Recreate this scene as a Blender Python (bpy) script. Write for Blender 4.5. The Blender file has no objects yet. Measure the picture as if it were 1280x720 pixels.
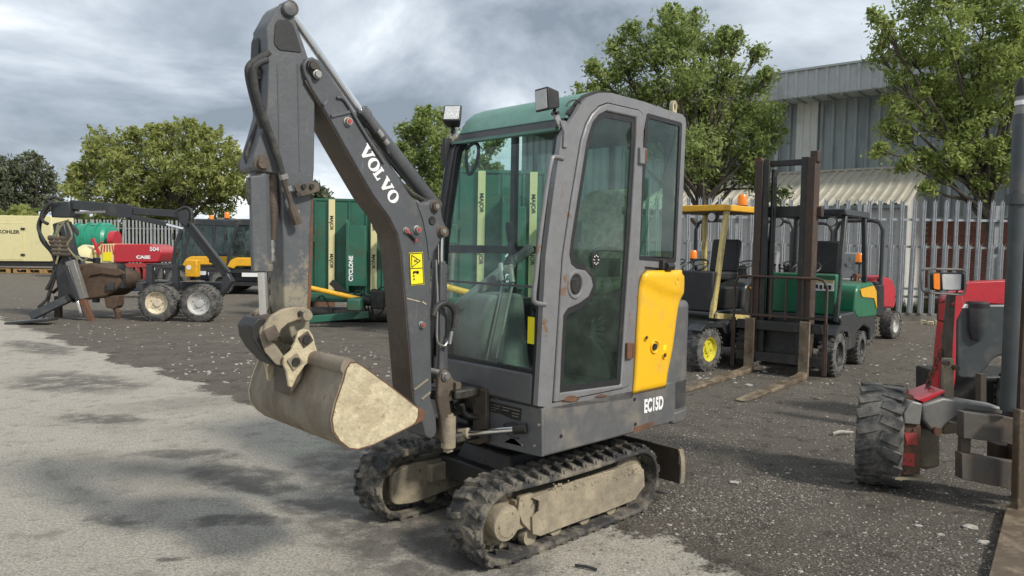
import bpy, bmesh, math, random
import numpy as np
from mathutils import Vector, Matrix
R = math.radians
random.seed(7)
rng = np.random.default_rng(7)
scene = bpy.context.scene
COL = scene.collection

# ------------------------------------------------------------------ camera
FPX, YH, ROLL, CAMH = 925.0, 309.0, R(1.0), 1.46
PT = math.atan2(360 - YH, FPX)
cam_d = bpy.data.cameras.new('camera')
cam = bpy.data.objects.new('camera', cam_d); COL.objects.link(cam)
cam_d.sensor_width = 36; cam_d.lens = FPX / 1280 * 36; cam_d.clip_start = .05; cam_d.clip_end = 2000
_r0 = Vector((1, 0, 0)); _u0 = Vector((0, math.sin(PT), math.cos(PT)))
_rr = _r0 * math.cos(ROLL) + _u0 * math.sin(ROLL); _uu = -_r0 * math.sin(ROLL) + _u0 * math.cos(ROLL)
_bb = _rr.cross(_uu)
cam.matrix_world = Matrix(((_rr.x, _uu.x, _bb.x, 0), (_rr.y, _uu.y, _bb.y, 0), (_rr.z, _uu.z, _bb.z, CAMH), (0, 0, 0, 1)))
scene.camera = cam
scene.view_settings.view_transform = 'Standard'; scene.view_settings.look = 'None'
scene.view_settings.exposure = .44; scene.view_settings.gamma = 1

# ------------------------------------------------------------------ light
SUN_AZ = Vector((.80, -.60)); SUN_EL = R(40)
sd = bpy.data.lights.new('sun', 'SUN'); sun = bpy.data.objects.new('sun', sd); COL.objects.link(sun)
sd.energy = 2.5; sd.angle = R(7.0); sd.color = (1, .94, .85)
_s = Vector((SUN_AZ.x * math.cos(SUN_EL), SUN_AZ.y * math.cos(SUN_EL), math.sin(SUN_EL)))
sun.rotation_euler = _s.to_track_quat('Z', 'Y').to_euler()

world = bpy.data.worlds.new('World'); scene.world = world; world.use_nodes = True
wn = world.node_tree.nodes; wl = world.node_tree.links; wn.clear()
def N(nodes, typ, **kw):
    n = nodes.new(typ)
    for k, v in kw.items():
        if k.startswith('i_'):
            n.inputs[int(k[2:]) if k[2:].isdigit() else k[2:].replace('_', ' ')].default_value = v
        else: setattr(n, k, v)
    return n
sky = N(wn, 'ShaderNodeTexSky', sky_type='NISHITA', sun_disc=False)
sky.sun_elevation = SUN_EL; sky.sun_rotation = math.atan2(SUN_AZ.x, SUN_AZ.y)
bg1 = N(wn, 'ShaderNodeBackground'); bg1.inputs[1].default_value = .09
wl.new(sky.outputs[0], bg1.inputs[0])
tc = N(wn, 'ShaderNodeTexCoord')
sep = N(wn, 'ShaderNodeSeparateXYZ'); wl.new(tc.outputs['Generated'], sep.inputs[0])
zz = N(wn, 'ShaderNodeMath', operation='MAXIMUM'); wl.new(sep.outputs[2], zz.inputs[0]); zz.inputs[1].default_value = 0
za = N(wn, 'ShaderNodeMath', operation='ADD'); wl.new(zz.outputs[0], za.inputs[0]); za.inputs[1].default_value = .32
dx = N(wn, 'ShaderNodeMath', operation='DIVIDE'); wl.new(sep.outputs[0], dx.inputs[0]); wl.new(za.outputs[0], dx.inputs[1])
dy = N(wn, 'ShaderNodeMath', operation='DIVIDE'); wl.new(sep.outputs[1], dy.inputs[0]); wl.new(za.outputs[0], dy.inputs[1])
cmb = N(wn, 'ShaderNodeCombineXYZ'); wl.new(dx.outputs[0], cmb.inputs[0]); wl.new(dy.outputs[0], cmb.inputs[1]); cmb.inputs[2].default_value = 3.7
no1 = N(wn, 'ShaderNodeTexNoise', i_Scale=1.35, i_Detail=9.0, i_Roughness=.56, i_Distortion=.35); wl.new(cmb.outputs[0], no1.inputs['Vector'])
r1 = N(wn, 'ShaderNodeValToRGB'); wl.new(no1.outputs[0], r1.inputs[0])
cr = r1.color_ramp; cr.elements[0].position = .36; cr.elements[0].color = (.22, .26, .31, 1)
cr.elements[1].position = .66; cr.elements[1].color = (1.0, 1.0, 1.0, 1)
e = cr.elements.new(.455); e.color = (.38, .43, .49, 1)
e = cr.elements.new(.555); e.color = (.60, .66, .72, 1)
bg2 = N(wn, 'ShaderNodeBackground'); bg2.inputs[1].default_value = .97; wl.new(r1.outputs[0], bg2.inputs[0])
mx = N(wn, 'ShaderNodeMixShader'); mx.inputs[0].default_value = .93
wl.new(bg1.outputs[0], mx.inputs[1]); wl.new(bg2.outputs[0], mx.inputs[2])
wo = N(wn, 'ShaderNodeOutputWorld'); wl.new(mx.outputs[0], wo.inputs[0])

# ------------------------------------------------------------------ geometry of pixels: a ray of the photo met with a plane of a thing's own frame
def ray(px, py):
    u = px - 640; v = py - 360; c, s = math.cos(ROLL), math.sin(ROLL)
    u, v = u * c + v * s, -u * s + v * c
    x = u / FPX; z = -v / FPX; c, s = math.cos(PT), math.sin(PT)
    return Vector((x, c + z * s, z * c - s))
class Frame:
    def __init__(s, x, y, yaw=0, z=0):
        s.o = Vector((x, y, z)); s.yaw = yaw; s.M = Matrix.Translation(s.o) @ Matrix.Rotation(R(yaw), 4, 'Z'); s.I = s.M.inverted()
    def bp(s, px, py, ax, val):
        c = s.I @ Vector((0, 0, CAMH)); d = s.I.to_3x3() @ ray(px, py)
        t = (val - c[ax]) / d[ax]; return c + d * t
    def o2(s, pts, ax, val):
        k = [i for i in range(3) if i != ax]
        return [(q[k[0]], q[k[1]]) for q in (s.bp(a, b, ax, val) for a, b in pts)]
    def p3(s, pts, ax, val): return [s.bp(a, b, ax, val) for a, b in pts]
def ground_pt(px, py):
    d = ray(px, py); t = -CAMH / d.z; return Vector((d.x * t, d.y * t))
def at(px, py, Y):
    d = ray(px, py); return Vector((0, 0, CAMH)) + d * (Y / d.y)

# ------------------------------------------------------------------ materials
MATS = {}
def mat(name, col, rough=.6, metal=0, dirt=None, dirt_amt=.5, dirt_scale=6, bump=0, bump_scale=60, scratch=None, var=.12, spec=.5, stretch=(1, 1, 1), coat=0, emit=None, dirt2=None, low=None):
    if name in MATS: return MATS[name]
    m = bpy.data.materials.new(name); m.use_nodes = True; n = m.node_tree.nodes; l = m.node_tree.links
    b = n['Principled BSDF']; b.inputs['Roughness'].default_value = rough; b.inputs['Metallic'].default_value = metal
    b.inputs['Specular IOR Level'].default_value = spec; b.inputs['Coat Weight'].default_value = coat; b.inputs['Coat Roughness'].default_value = .25
    tcn = N(n, 'ShaderNodeTexCoord'); mp = N(n, 'ShaderNodeMapping'); mp.inputs['Scale'].default_value = stretch
    l.new(tcn.outputs['Object'], mp.inputs[0])
    n1 = N(n, 'ShaderNodeTexNoise', i_Scale=dirt_scale, i_Detail=8.0, i_Roughness=.65); l.new(mp.outputs[0], n1.inputs['Vector'])
    # base value variation
    mr = N(n, 'ShaderNodeMapRange'); mr.inputs[3].default_value = 1 - var; mr.inputs[4].default_value = 1 + var
    n2 = N(n, 'ShaderNodeTexNoise', i_Scale=dirt_scale * 3.1, i_Detail=6.0, i_Roughness=.7); l.new(mp.outputs[0], n2.inputs['Vector'])
    l.new(n2.outputs[0], mr.inputs[0]); mr.inputs[1].default_value = .3; mr.inputs[2].default_value = .7
    mul = N(n, 'ShaderNodeMix', data_type='RGBA', blend_type='MULTIPLY'); mul.inputs[0].default_value = 1
    mul.inputs[6].default_value = (*col, 1); l.new(mr.outputs[0], mul.inputs[7]); cur = mul.outputs[2]
    if dirt:
        rp = N(n, 'ShaderNodeMapRange'); c0 = .72 - .42 * dirt_amt
        rp.inputs[1].default_value = c0 - .06; rp.inputs[2].default_value = c0 + .14; l.new(n1.outputs[0], rp.inputs[0])
        mm = N(n, 'ShaderNodeMath', operation='MULTIPLY'); l.new(rp.outputs[0], mm.inputs[0]); mm.inputs[1].default_value = .9
        x = N(n, 'ShaderNodeMix', data_type='RGBA'); l.new(mm.outputs[0], x.inputs[0]); l.new(cur, x.inputs[6]); x.inputs[7].default_value = (*dirt, 1); cur = x.outputs[2]
        rr = N(n, 'ShaderNodeMapRange'); rr.inputs[3].default_value = rough; rr.inputs[4].default_value = min(1, rough + .3); l.new(rp.outputs[0], rr.inputs[0]); l.new(rr.outputs[0], b.inputs['Roughness'])
        if metal:
            rm = N(n, 'ShaderNodeMapRange'); rm.inputs[3].default_value = metal; rm.inputs[4].default_value = 0; l.new(rp.outputs[0], rm.inputs[0]); l.new(rm.outputs[0], b.inputs['Metallic'])
    if dirt2:
        n5 = N(n, 'ShaderNodeTexNoise', i_Scale=dirt_scale * 1.7, i_Detail=9.0, i_Roughness=.72)
        mp5 = N(n, 'ShaderNodeMapping'); mp5.inputs['Location'].default_value = (5.3, 2.2, 7.7); l.new(tcn.outputs['Object'], mp5.inputs[0]); l.new(mp5.outputs[0], n5.inputs['Vector'])
        rp = N(n, 'ShaderNodeMapRange'); rp.inputs[1].default_value = .60; rp.inputs[2].default_value = .66; l.new(n5.outputs[0], rp.inputs[0])
        x = N(n, 'ShaderNodeMix', data_type='RGBA'); l.new(rp.outputs[0], x.inputs[0]); l.new(cur, x.inputs[6]); x.inputs[7].default_value = (*dirt2, 1); cur = x.outputs[2]
    if low:   # clay caked on the lower end of the part: (height where it starts, height where it is thick, colour)
        sz = N(n, 'ShaderNodeSeparateXYZ'); l.new(tcn.outputs['Object'], sz.inputs[0]); g1 = N(n, 'ShaderNodeMapRange'); g1.inputs[1].default_value = low[0]; g1.inputs[2].default_value = low[1]; g1.inputs[3].default_value = -.15; g1.inputs[4].default_value = .45; l.new(sz.outputs[2], g1.inputs[0])
        ad = N(n, 'ShaderNodeMath', operation='ADD'); l.new(g1.outputs[0], ad.inputs[0]); l.new(n2.outputs[0], ad.inputs[1]); g2 = N(n, 'ShaderNodeMapRange'); g2.inputs[1].default_value = .62; g2.inputs[2].default_value = .80; l.new(ad.outputs[0], g2.inputs[0])
        x = N(n, 'ShaderNodeMix', data_type='RGBA'); l.new(g2.outputs[0], x.inputs[0]); l.new(cur, x.inputs[6]); x.inputs[7].default_value = (*low[2], 1); cur = x.outputs[2]
    if scratch:
        n3 = N(n, 'ShaderNodeTexNoise', i_Scale=9.0, i_Detail=10.0, i_Roughness=.8, i_Distortion=1.2)
        mp3 = N(n, 'ShaderNodeMapping'); mp3.inputs['Scale'].default_value = (5, 5, .8); mp3.inputs['Rotation'].default_value = (.4, .6, .2); l.new(tcn.outputs['Object'], mp3.inputs[0]); l.new(mp3.outputs[0], n3.inputs['Vector'])
        rp3 = N(n, 'ShaderNodeMapRange'); rp3.inputs[1].default_value = .585; rp3.inputs[2].default_value = .69; rp3.inputs[4].default_value = .62; l.new(n3.outputs[0], rp3.inputs[0])
        x = N(n, 'ShaderNodeMix', data_type='RGBA'); l.new(rp3.outputs[0], x.inputs[0]); l.new(cur, x.inputs[6]); x.inputs[7].default_value = (*scratch, 1); cur = x.outputs[2]
    l.new(cur, b.inputs['Base Color'])
    if bump:
        n4 = N(n, 'ShaderNodeTexNoise', i_Scale=bump_scale, i_Detail=5.0, i_Roughness=.6); l.new(mp.outputs[0], n4.inputs['Vector'])
        bu = N(n, 'ShaderNodeBump', i_Strength=bump, i_Distance=.01); l.new(n4.outputs[0], bu.inputs['Height']); l.new(bu.outputs[0], b.inputs['Normal'])
    if emit:
        b.inputs['Emission Color'].default_value = (*emit[:3], 1); b.inputs['Emission Strength'].default_value = emit[3]
    MATS[name] = m; return m
def glass(name, tint, dust=.05, dustcol=(.35, .4, .36), refl=1.0, rough=.02):
    m = bpy.data.materials.new(name); m.use_nodes = True; n = m.node_tree.nodes; l = m.node_tree.links; n.clear()
    t = N(n, 'ShaderNodeBsdfTransparent'); t.inputs[0].default_value = (*tint, 1)
    g = N(n, 'ShaderNodeBsdfGlossy'); g.inputs['Roughness'].default_value = rough; g.inputs[0].default_value = (refl, refl, refl, 1)
    fr = N(n, 'ShaderNodeFresnel', i_IOR=1.5); ge_ = N(n, 'ShaderNodeNewGeometry'); io = N(n, 'ShaderNodeMapRange'); io.inputs[3].default_value = 1.5; io.inputs[4].default_value = 1 / 1.5; l.new(ge_.outputs['Backfacing'], io.inputs[0]); l.new(io.outputs[0], fr.inputs['IOR'])
    a = N(n, 'ShaderNodeMixShader'); l.new(fr.outputs[0], a.inputs[0]); l.new(t.outputs[0], a.inputs[1]); l.new(g.outputs[0], a.inputs[2])
    d = N(n, 'ShaderNodeBsdfDiffuse'); d.inputs[0].default_value = (*dustcol, 1)
    tcn = N(n, 'ShaderNodeTexCoord'); no = N(n, 'ShaderNodeTexNoise', i_Scale=7.0, i_Detail=8.0, i_Roughness=.7, i_Distortion=.6); l.new(tcn.outputs['Object'], no.inputs['Vector'])
    mr = N(n, 'ShaderNodeMapRange'); mr.inputs[1].default_value = .35; mr.inputs[2].default_value = .75; mr.inputs[3].default_value = dust * .3; mr.inputs[4].default_value = dust * 2; l.new(no.outputs[0], mr.inputs[0])
    b = N(n, 'ShaderNodeMixShader'); l.new(mr.outputs[0], b.inputs[0]); l.new(a.outputs[0], b.inputs[1]); l.new(d.outputs[0], b.inputs[2])
    o = N(n, 'ShaderNodeOutputMaterial'); l.new(b.outputs[0], o.inputs[0]); MATS[name] = m; return m

GREY = mat('worn_grey_paint', (.088, .092, .098), .40, 0, (.15, .14, .12), .22, 3.2, .12, 40, scratch=(.24, .24, .235), coat=.1)
ARMG = mat('scuffed_arm_paint', (.098, .103, .110), .42, 0, (.17, .16, .14), .25, 5, .15, 60, scratch=(.27, .265, .25), low=(1.62, 1.05, (.27, .24, .175)))
CABG = mat('cab_pillar_paint', (.225, .225, .228), .36, .2, (.17, .16, .145), .22, 4, .06, 50, scratch=(.34, .32, .31), dirt2=(.22, .12, .06))
BODYG = mat('lower_body_paint', (.115, .117, .12), .45, 0, (.22, .195, .155), .40, 4, .12, 45, scratch=(.36, .34, .31))
MUDM = mat('dried_mud_metal', (.24, .205, .15), .85, 0, (.38, .325, .225), .55, 7, .5, 50, dirt2=(.08, .07, .055))
BROWN = mat('oily_brown_steel', (.085, .066, .05), .55, .1, (.16, .13, .10), .4, 6, .3, 60)
BUCKET = mat('clay_stained_bucket', (.25, .215, .165), .8, 0, (.17, .13, .095), .55, 6, .5, 70, dirt2=(.10, .075, .055), stretch=(1, 1, .5))
CREAM = mat('pale_clay_crust', (.55, .475, .32), .95, 0, (.42, .35, .23), .45, 9, 1.0, 34, dirt2=(.28, .22, .15), var=.26)
DARK = mat('black_oily_metal', (.028, .027, .025), .5, .1, (.09, .08, .06), .35, 7, .2, 60)
BLACK = mat('black_plastic', (.022, .022, .023), .5, 0, (.07, .065, .058), .25, 8, .1, 60)
HOSE = mat('black_rubber_hose', (.03, .03, .03), .55, 0, (.10, .09, .07), .4, 14, .3, 120)
RUBBER = mat('dusty_track_rubber', (.036, .035, .034), .75, 0, (.25, .22, .17), .52, 9, .6, 70, var=.25)
TYRE = mat('worn_tyre_rubber', (.05, .05, .05), .75, 0, (.18, .17, .15), .6, 12, .4, 80)
CHROME = mat('chrome_rod', (.86, .87, .88), .14, 1, None, var=.05)
STEEL = mat('bare_bolt_steel', (.40, .39, .37), .4, .8, (.25, .19, .13), .35, 12)
RUST = mat('rusty_steel', (.16, .075, .042), .85, 0, (.09, .06, .045), .5, 9, .4, 60, dirt2=(.26, .13, .07))
RUSTM = mat('rust_brown_mast', (.062, .045, .036), .6, .2, (.11, .062, .04), .5, 8, .3, 60)
FORKM = mat('polished_fork_steel', (.15, .115, .08), .5, .35, (.30, .24, .16), .5, 6, .3, 60, dirt2=(.12, .06, .035))
YEL = mat('yellow_cover_paint', (.88, .50, .014), .42, 0, (.62, .38, .06), .24, 7, .03, 30, scratch=(.60, .42, .12), coat=.15, var=.03)
GRN_ROOF = mat('faded_green_roof', (.13, .265, .22), .5, 0, (.14, .30, .24), .4, 5, .05, 50)
RED = mat('red_plastic_cap', (.45, .06, .05), .5)
WHITE = mat('white_lettering', (.85, .85, .84), .5, var=.04)
STICKY = mat('yellow_sticker', (.90, .78, .02), .5, var=.03, dirt=(.6, .5, .1), dirt_amt=.15, dirt_scale=30)
INK = mat('black_ink', (.02, .02, .02), .5)
LENS = mat('lamp_lens', (.60, .61, .60), .15, 0, None, bump=.6, bump_scale=220)
GLASS_F = glass('windscreen_glass', (.86, .96, .925), .028, (.36, .42, .39))
GLASS_D = glass('door_glass', (.64, .79, .73), .045, (.26, .32, .28))
GLASS_B = glass('background_cab_glass', (.55, .68, .66), .08, (.3, .34, .34))

# ------------------------------------------------------------------ mesh helpers
def ax3(axis, u, v, w): return (w, u, v) if axis == 0 else ((u, w, v) if axis == 1 else (u, v, w))
def rnd(pts, r, n=3, idx=None):
    out = []; L = len(pts)
    for i, p in enumerate(pts):
        if idx is not None and i not in idx: out.append(tuple(p)); continue
        p = Vector(p[:2]); a = Vector(pts[i - 1][:2]) - p; b = Vector(pts[(i + 1) % L][:2]) - p
        k = min(r, a.length * .45, b.length * .45); a.normalize(); b.normalize(); s, e_ = p + a * k, p + b * k
        for j in range(n + 1):
            t = j / n; out.append(tuple((1 - t) ** 2 * s + 2 * t * (1 - t) * p + t * t * e_))
    return out
def smooth_path(pts, n=4):
    P = [Vector(p) for p in pts]; out = []
    for i in range(len(P) - 1):
        p0 = P[max(i - 1, 0)]; p1 = P[i]; p2 = P[i + 1]; p3 = P[min(i + 2, len(P) - 1)]
        for j in range(n):
            t = j / n
            out.append(.5 * ((2 * p1) + (p2 - p0) * t + (2 * p0 - 5 * p1 + 4 * p2 - p3) * t * t + (-p0 + 3 * p1 - 3 * p2 + p3) * t ** 3))
    out.append(P[-1]); return out
def inside(p, poly):
    x, y = p; r = False; n = len(poly)
    for i in range(n):
        x0, y0 = poly[i]; x1, y1 = poly[i - 1]
        if (y0 > y) != (y1 > y) and x < (x1 - x0) * (y - y0) / (y1 - y0) + x0: r = not r
    return r
class MB:
    def __init__(s): s.bm = bmesh.new()
    def _v(s, co): return s.bm.verts.new(co)
    def faces(s, vs, fs):
        V = [s._v(v) for v in vs]
        for f in fs:
            try: s.bm.faces.new([V[i] for i in f])
            except ValueError: pass
        return V
    def box(s, c, d, rot=None, taper=1):
        V = []
        for z in (-.5, .5):
            k = taper if z > 0 else 1
            for x, y in ((-.5, -.5), (.5, -.5), (.5, .5), (-.5, .5)):
                p = Vector((x * d[0] * k, y * d[1] * k, z * d[2]))
                if rot is not None: p = rot @ p
                V.append(p + Vector(c))
        s.faces(V, [(0, 3, 2, 1), (4, 5, 6, 7), (0, 1, 5, 4), (1, 2, 6, 5), (2, 3, 7, 6), (3, 0, 4, 7)]); return s
    def bar(s, p0, p1, w, h, up=(0, 0, 1)):
        p0 = Vector(p0); p1 = Vector(p1); d = p1 - p0; L = d.length; d.normalize(); up = Vector(up)
        x = d.cross(up)
        if x.length < 1e-3: x = d.cross(Vector((1, 0, 0)))
        x.normalize(); y = x.cross(d)
        rot = Matrix((x, d, y)).transposed(); return s.box((p0 + p1) / 2, (w, L, h), rot)
    def prism(s, pts, axis, a, b):
        n = len(pts); V = [ax3(axis, u, v, a) for u, v in pts] + [ax3(axis, u, v, b) for u, v in pts]
        s.faces(V, [tuple(range(n)), tuple(range(2 * n - 1, n - 1, -1))] + [(i, (i + 1) % n, n + (i + 1) % n, n + i) for i in range(n)]); return s
    def plate(s, outer, holes, axis, a, b):
        bm = bmesh.new(); E_ = []
        for loop in [outer] + list(holes):
            V = [bm.verts.new(ax3(axis, u, v, a)) for u, v in loop]
            E_ += [bm.edges.new((V[i], V[(i + 1) % len(V)])) for i in range(len(V))]
        bmesh.ops.triangle_fill(bm, edges=E_, use_beauty=True)
        k = [i for i in range(3) if i != axis]; kill = []
        for f in bm.faces:
            c = f.calc_center_median()
            if any(inside((c[k[0]], c[k[1]]), h_) for h_ in holes): kill.append(f)
        if kill: bmesh.ops.delete(bm, geom=kill, context='FACES_ONLY')
        g = bmesh.ops.extrude_face_region(bm, geom=bm.faces[:])
        d = [0, 0, 0]; d[axis] = b - a
        bmesh.ops.translate(bm, verts=[v for v in g['geom'] if isinstance(v, bmesh.types.BMVert)], vec=d)
        bm.verts.index_update(); s.faces([v.co.copy() for v in bm.verts], [[v.index for v in f.verts] for f in bm.faces]); bm.free(); return s
    def ringbar(s, outer, inner, axis, a, b): return s.plate(outer, [inner], axis, a, b)
    def cyl(s, p0, p1, r0, r1=None, n=16):
        return s.lathe([(0, 0), (r0, 0), (r1 if r1 is not None else r0, 1), (0, 1)], p0, p1, n)
    def lathe(s, prof, p0, p1, n=24, unit=True):
        p0 = Vector(p0); p1 = Vector(p1); d = p1 - p0; L = d.length if unit else 1; d.normalize()
        x = d.orthogonal().normalized(); y = d.cross(x); rings = []; bm = s.bm
        for r, t in prof:
            c = p0 + d * (t * L)
            if r < 1e-6: rings.append([bm.verts.new(c)])
            else: rings.append([bm.verts.new(c + (x * math.cos(2 * math.pi * k / n) + y * math.sin(2 * math.pi * k / n)) * r) for k in range(n)])
        for A, B in zip(rings, rings[1:]):
            if len(A) == 1 and len(B) == 1: continue
            for k in range(n):
                k2 = (k + 1) % n
                if len(A) == 1: f = (A[0], B[k2], B[k])
                elif len(B) == 1: f = (A[k], A[k2], B[0])
                else: f = (A[k], A[k2], B[k2], B[k])
                bm.faces.new(f)
        return s
    def tube(s, pts, r, n=8, sm=0):
        if sm: pts = smooth_path(pts, sm)
        P = [Vector(p) for p in pts]; rings = []; x = None
        for i, p in enumerate(P):
            d = (P[min(i + 1, len(P) - 1)] - P[max(i - 1, 0)])
            if d.length < 1e-6: d = Vector((0, 0, 1))
            d.normalize()
            if x is None: x = d.orthogonal().normalized()
            x = (x - d * x.dot(d)); x.normalize(); y = d.cross(x)
            rr = r[i] if isinstance(r, (list, tuple)) and len(r) == len(P) else (r if not isinstance(r, (list, tuple)) else r[0])
            rings.append([s.bm.verts.new(p + (x * math.cos(2 * math.pi * k / n) + y * math.sin(2 * math.pi * k / n)) * rr) for k in range(n)])
        for A, B in zip(rings, rings[1:]):
            for k in range(n): s.bm.faces.new((A[k], A[(k + 1) % n], B[(k + 1) % n], B[k]))
        s.bm.faces.new(rings[0][::-1]); s.bm.faces.new(rings[-1]); return s
    def sphere(s, c, r, sc=(1, 1, 1), seg=12):
        g = bmesh.ops.create_uvsphere(s.bm, u_segments=seg, v_segments=seg // 2 + 1, radius=r)
        for v in g['verts']: v.co = Vector((v.co.x * sc[0] + c[0], v.co.y * sc[1] + c[1], v.co.z * sc[2] + c[2]))
        return s
    def mesh(s, name, m, smooth=35):
        bmesh.ops.recalc_face_normals(s.bm, faces=s.bm.faces[:])
        me = bpy.data.meshes.new(name); s.bm.to_mesh(me); s.bm.free()
        if m: me.materials.append(m)
        if smooth:
            me.polygons.foreach_set('use_smooth', [True] * len(me.polygons)); me.set_sharp_from_angle(angle=R(smooth))
        return me
def obj(name, mb, m, parent=None, bevel=0, label=None, kind=None, smooth=35, seg=2):
    me = mb if isinstance(mb, bpy.types.Mesh) else mb.mesh(name, m, smooth)
    o = bpy.data.objects.new(name, me); COL.objects.link(o)
    if parent is not None: o.parent = parent
    if bevel:
        b = o.modifiers.new('bevel', 'BEVEL'); b.width = bevel; b.segments = seg; b.limit_method = 'ANGLE'; b.angle_limit = R(40); b.harden_normals = False
    if label: o['label'] = label
    if kind: o['kind'] = kind
    return o
def thing(name, label, cat, frame, group=None):
    o = bpy.data.objects.new(name, None); COL.objects.link(o); o.matrix_world = frame.M; o.empty_display_size = .1
    o['label'] = label; o['category'] = cat
    if group: o['group'] = group
    return o
def tag(o, label=None, cat=None, group=None, kind=None):
    if label: o['label'] = label
    if cat: o['category'] = cat
    if group: o['group'] = group
    if kind: o['kind'] = kind
    return o
def copy_tree(o, parent=None):
    c = o.copy(); COL.objects.link(c)
    if parent is not None: c.parent = parent
    for ch in list(o.children): copy_tree(ch, c)
    return c
def text(name, body, size, m, parent, origin, xdir, ydir, sx=1, off=0, align='CENTER', ext=.0015):
    cu = bpy.data.curves.new(name, 'FONT'); cu.body = body; cu.size = size; cu.extrude = ext; cu.offset = off; cu.align_x = align; cu.align_y = 'CENTER'
    cu.materials.append(m); tmp = bpy.data.objects.new(name + '_outline', cu); COL.objects.link(tmp); bpy.context.view_layer.update()
    me = bpy.data.meshes.new_from_object(tmp.evaluated_get(bpy.context.evaluated_depsgraph_get())); bpy.data.objects.remove(tmp); bpy.data.curves.remove(cu)
    if not me.materials: me.materials.append(m)
    o = bpy.data.objects.new(name, me); COL.objects.link(o); o.parent = parent
    x = Vector(xdir).normalized(); y = Vector(ydir); y = (y - x * x.dot(y)).normalized(); z = x.cross(y)
    M_ = Matrix((x * sx, y, z)).transposed().to_4x4(); M_.translation = Vector(origin); o.matrix_local = M_
    return o
def wheel(parent, c, axis, r, w, tyre=TYRE, rim=None, lugs=24, rimr=.55, name='wheel', lugh=.007, bar=False):
    a = Vector(axis).normalized(); c = Vector(c); p0 = c - a * w / 2; p1 = c + a * w / 2
    mb = MB(); k = r * rimr
    mb.lathe([(k, .02), (k * 1.06, 0), (r * .86, .02), (r * .96, .09), (r, .25), (r, .75), (r * .96, .91), (r * .86, .98), (k * 1.06, 1), (k, .98), (k, .02)], p0, p1, 36)
    x = a.orthogonal().normalized(); y = a.cross(x)
    for i in range(lugs):
        for side in (-1, 1):
            th = 2 * math.pi * (i + (.25 if side > 0 else -.25)) / lugs
            d = x * math.cos(th) + y * math.sin(th); t = a.cross(d)
            skew = (.35 if bar else .12) * side
            yy = (a + t * skew).normalized(); tt = yy.cross(d)
            rot = Matrix((d, tt, yy)).transposed()
            mb.box(c + d * (r * .985) + a * side * w * .25, (lugh * 2, 2 * math.pi * r / lugs * (.62 if bar else .52), w * (.43 if bar else .49)), rot)
    o = obj(name, mb, tyre, parent, smooth=30)
    mb = MB(); q0 = c + a * w * .5; 
    for sgn in (1, -1):
        e0 = c + a * sgn * w * .46; e1 = c
        mb.lathe([(k * 1.03, 0), (k * .95, 0), (k * .88, .25), (k * .80, .45), (k * .35, .5), (k * .33, .25), (0, .22)], e0, e1, 28)
        for i in range(5):
            th = 2 * math.pi * i / 5; d = x * math.cos(th) + y * math.sin(th)
            b0 = e0 * .6 + e1 * .4 + d * k * .55; mb.cyl(b0, b0 + a * sgn * .015, k * .07, n=6)
    obj('rim', mb, rim or DARK, o, smooth=30)
    return o


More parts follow.
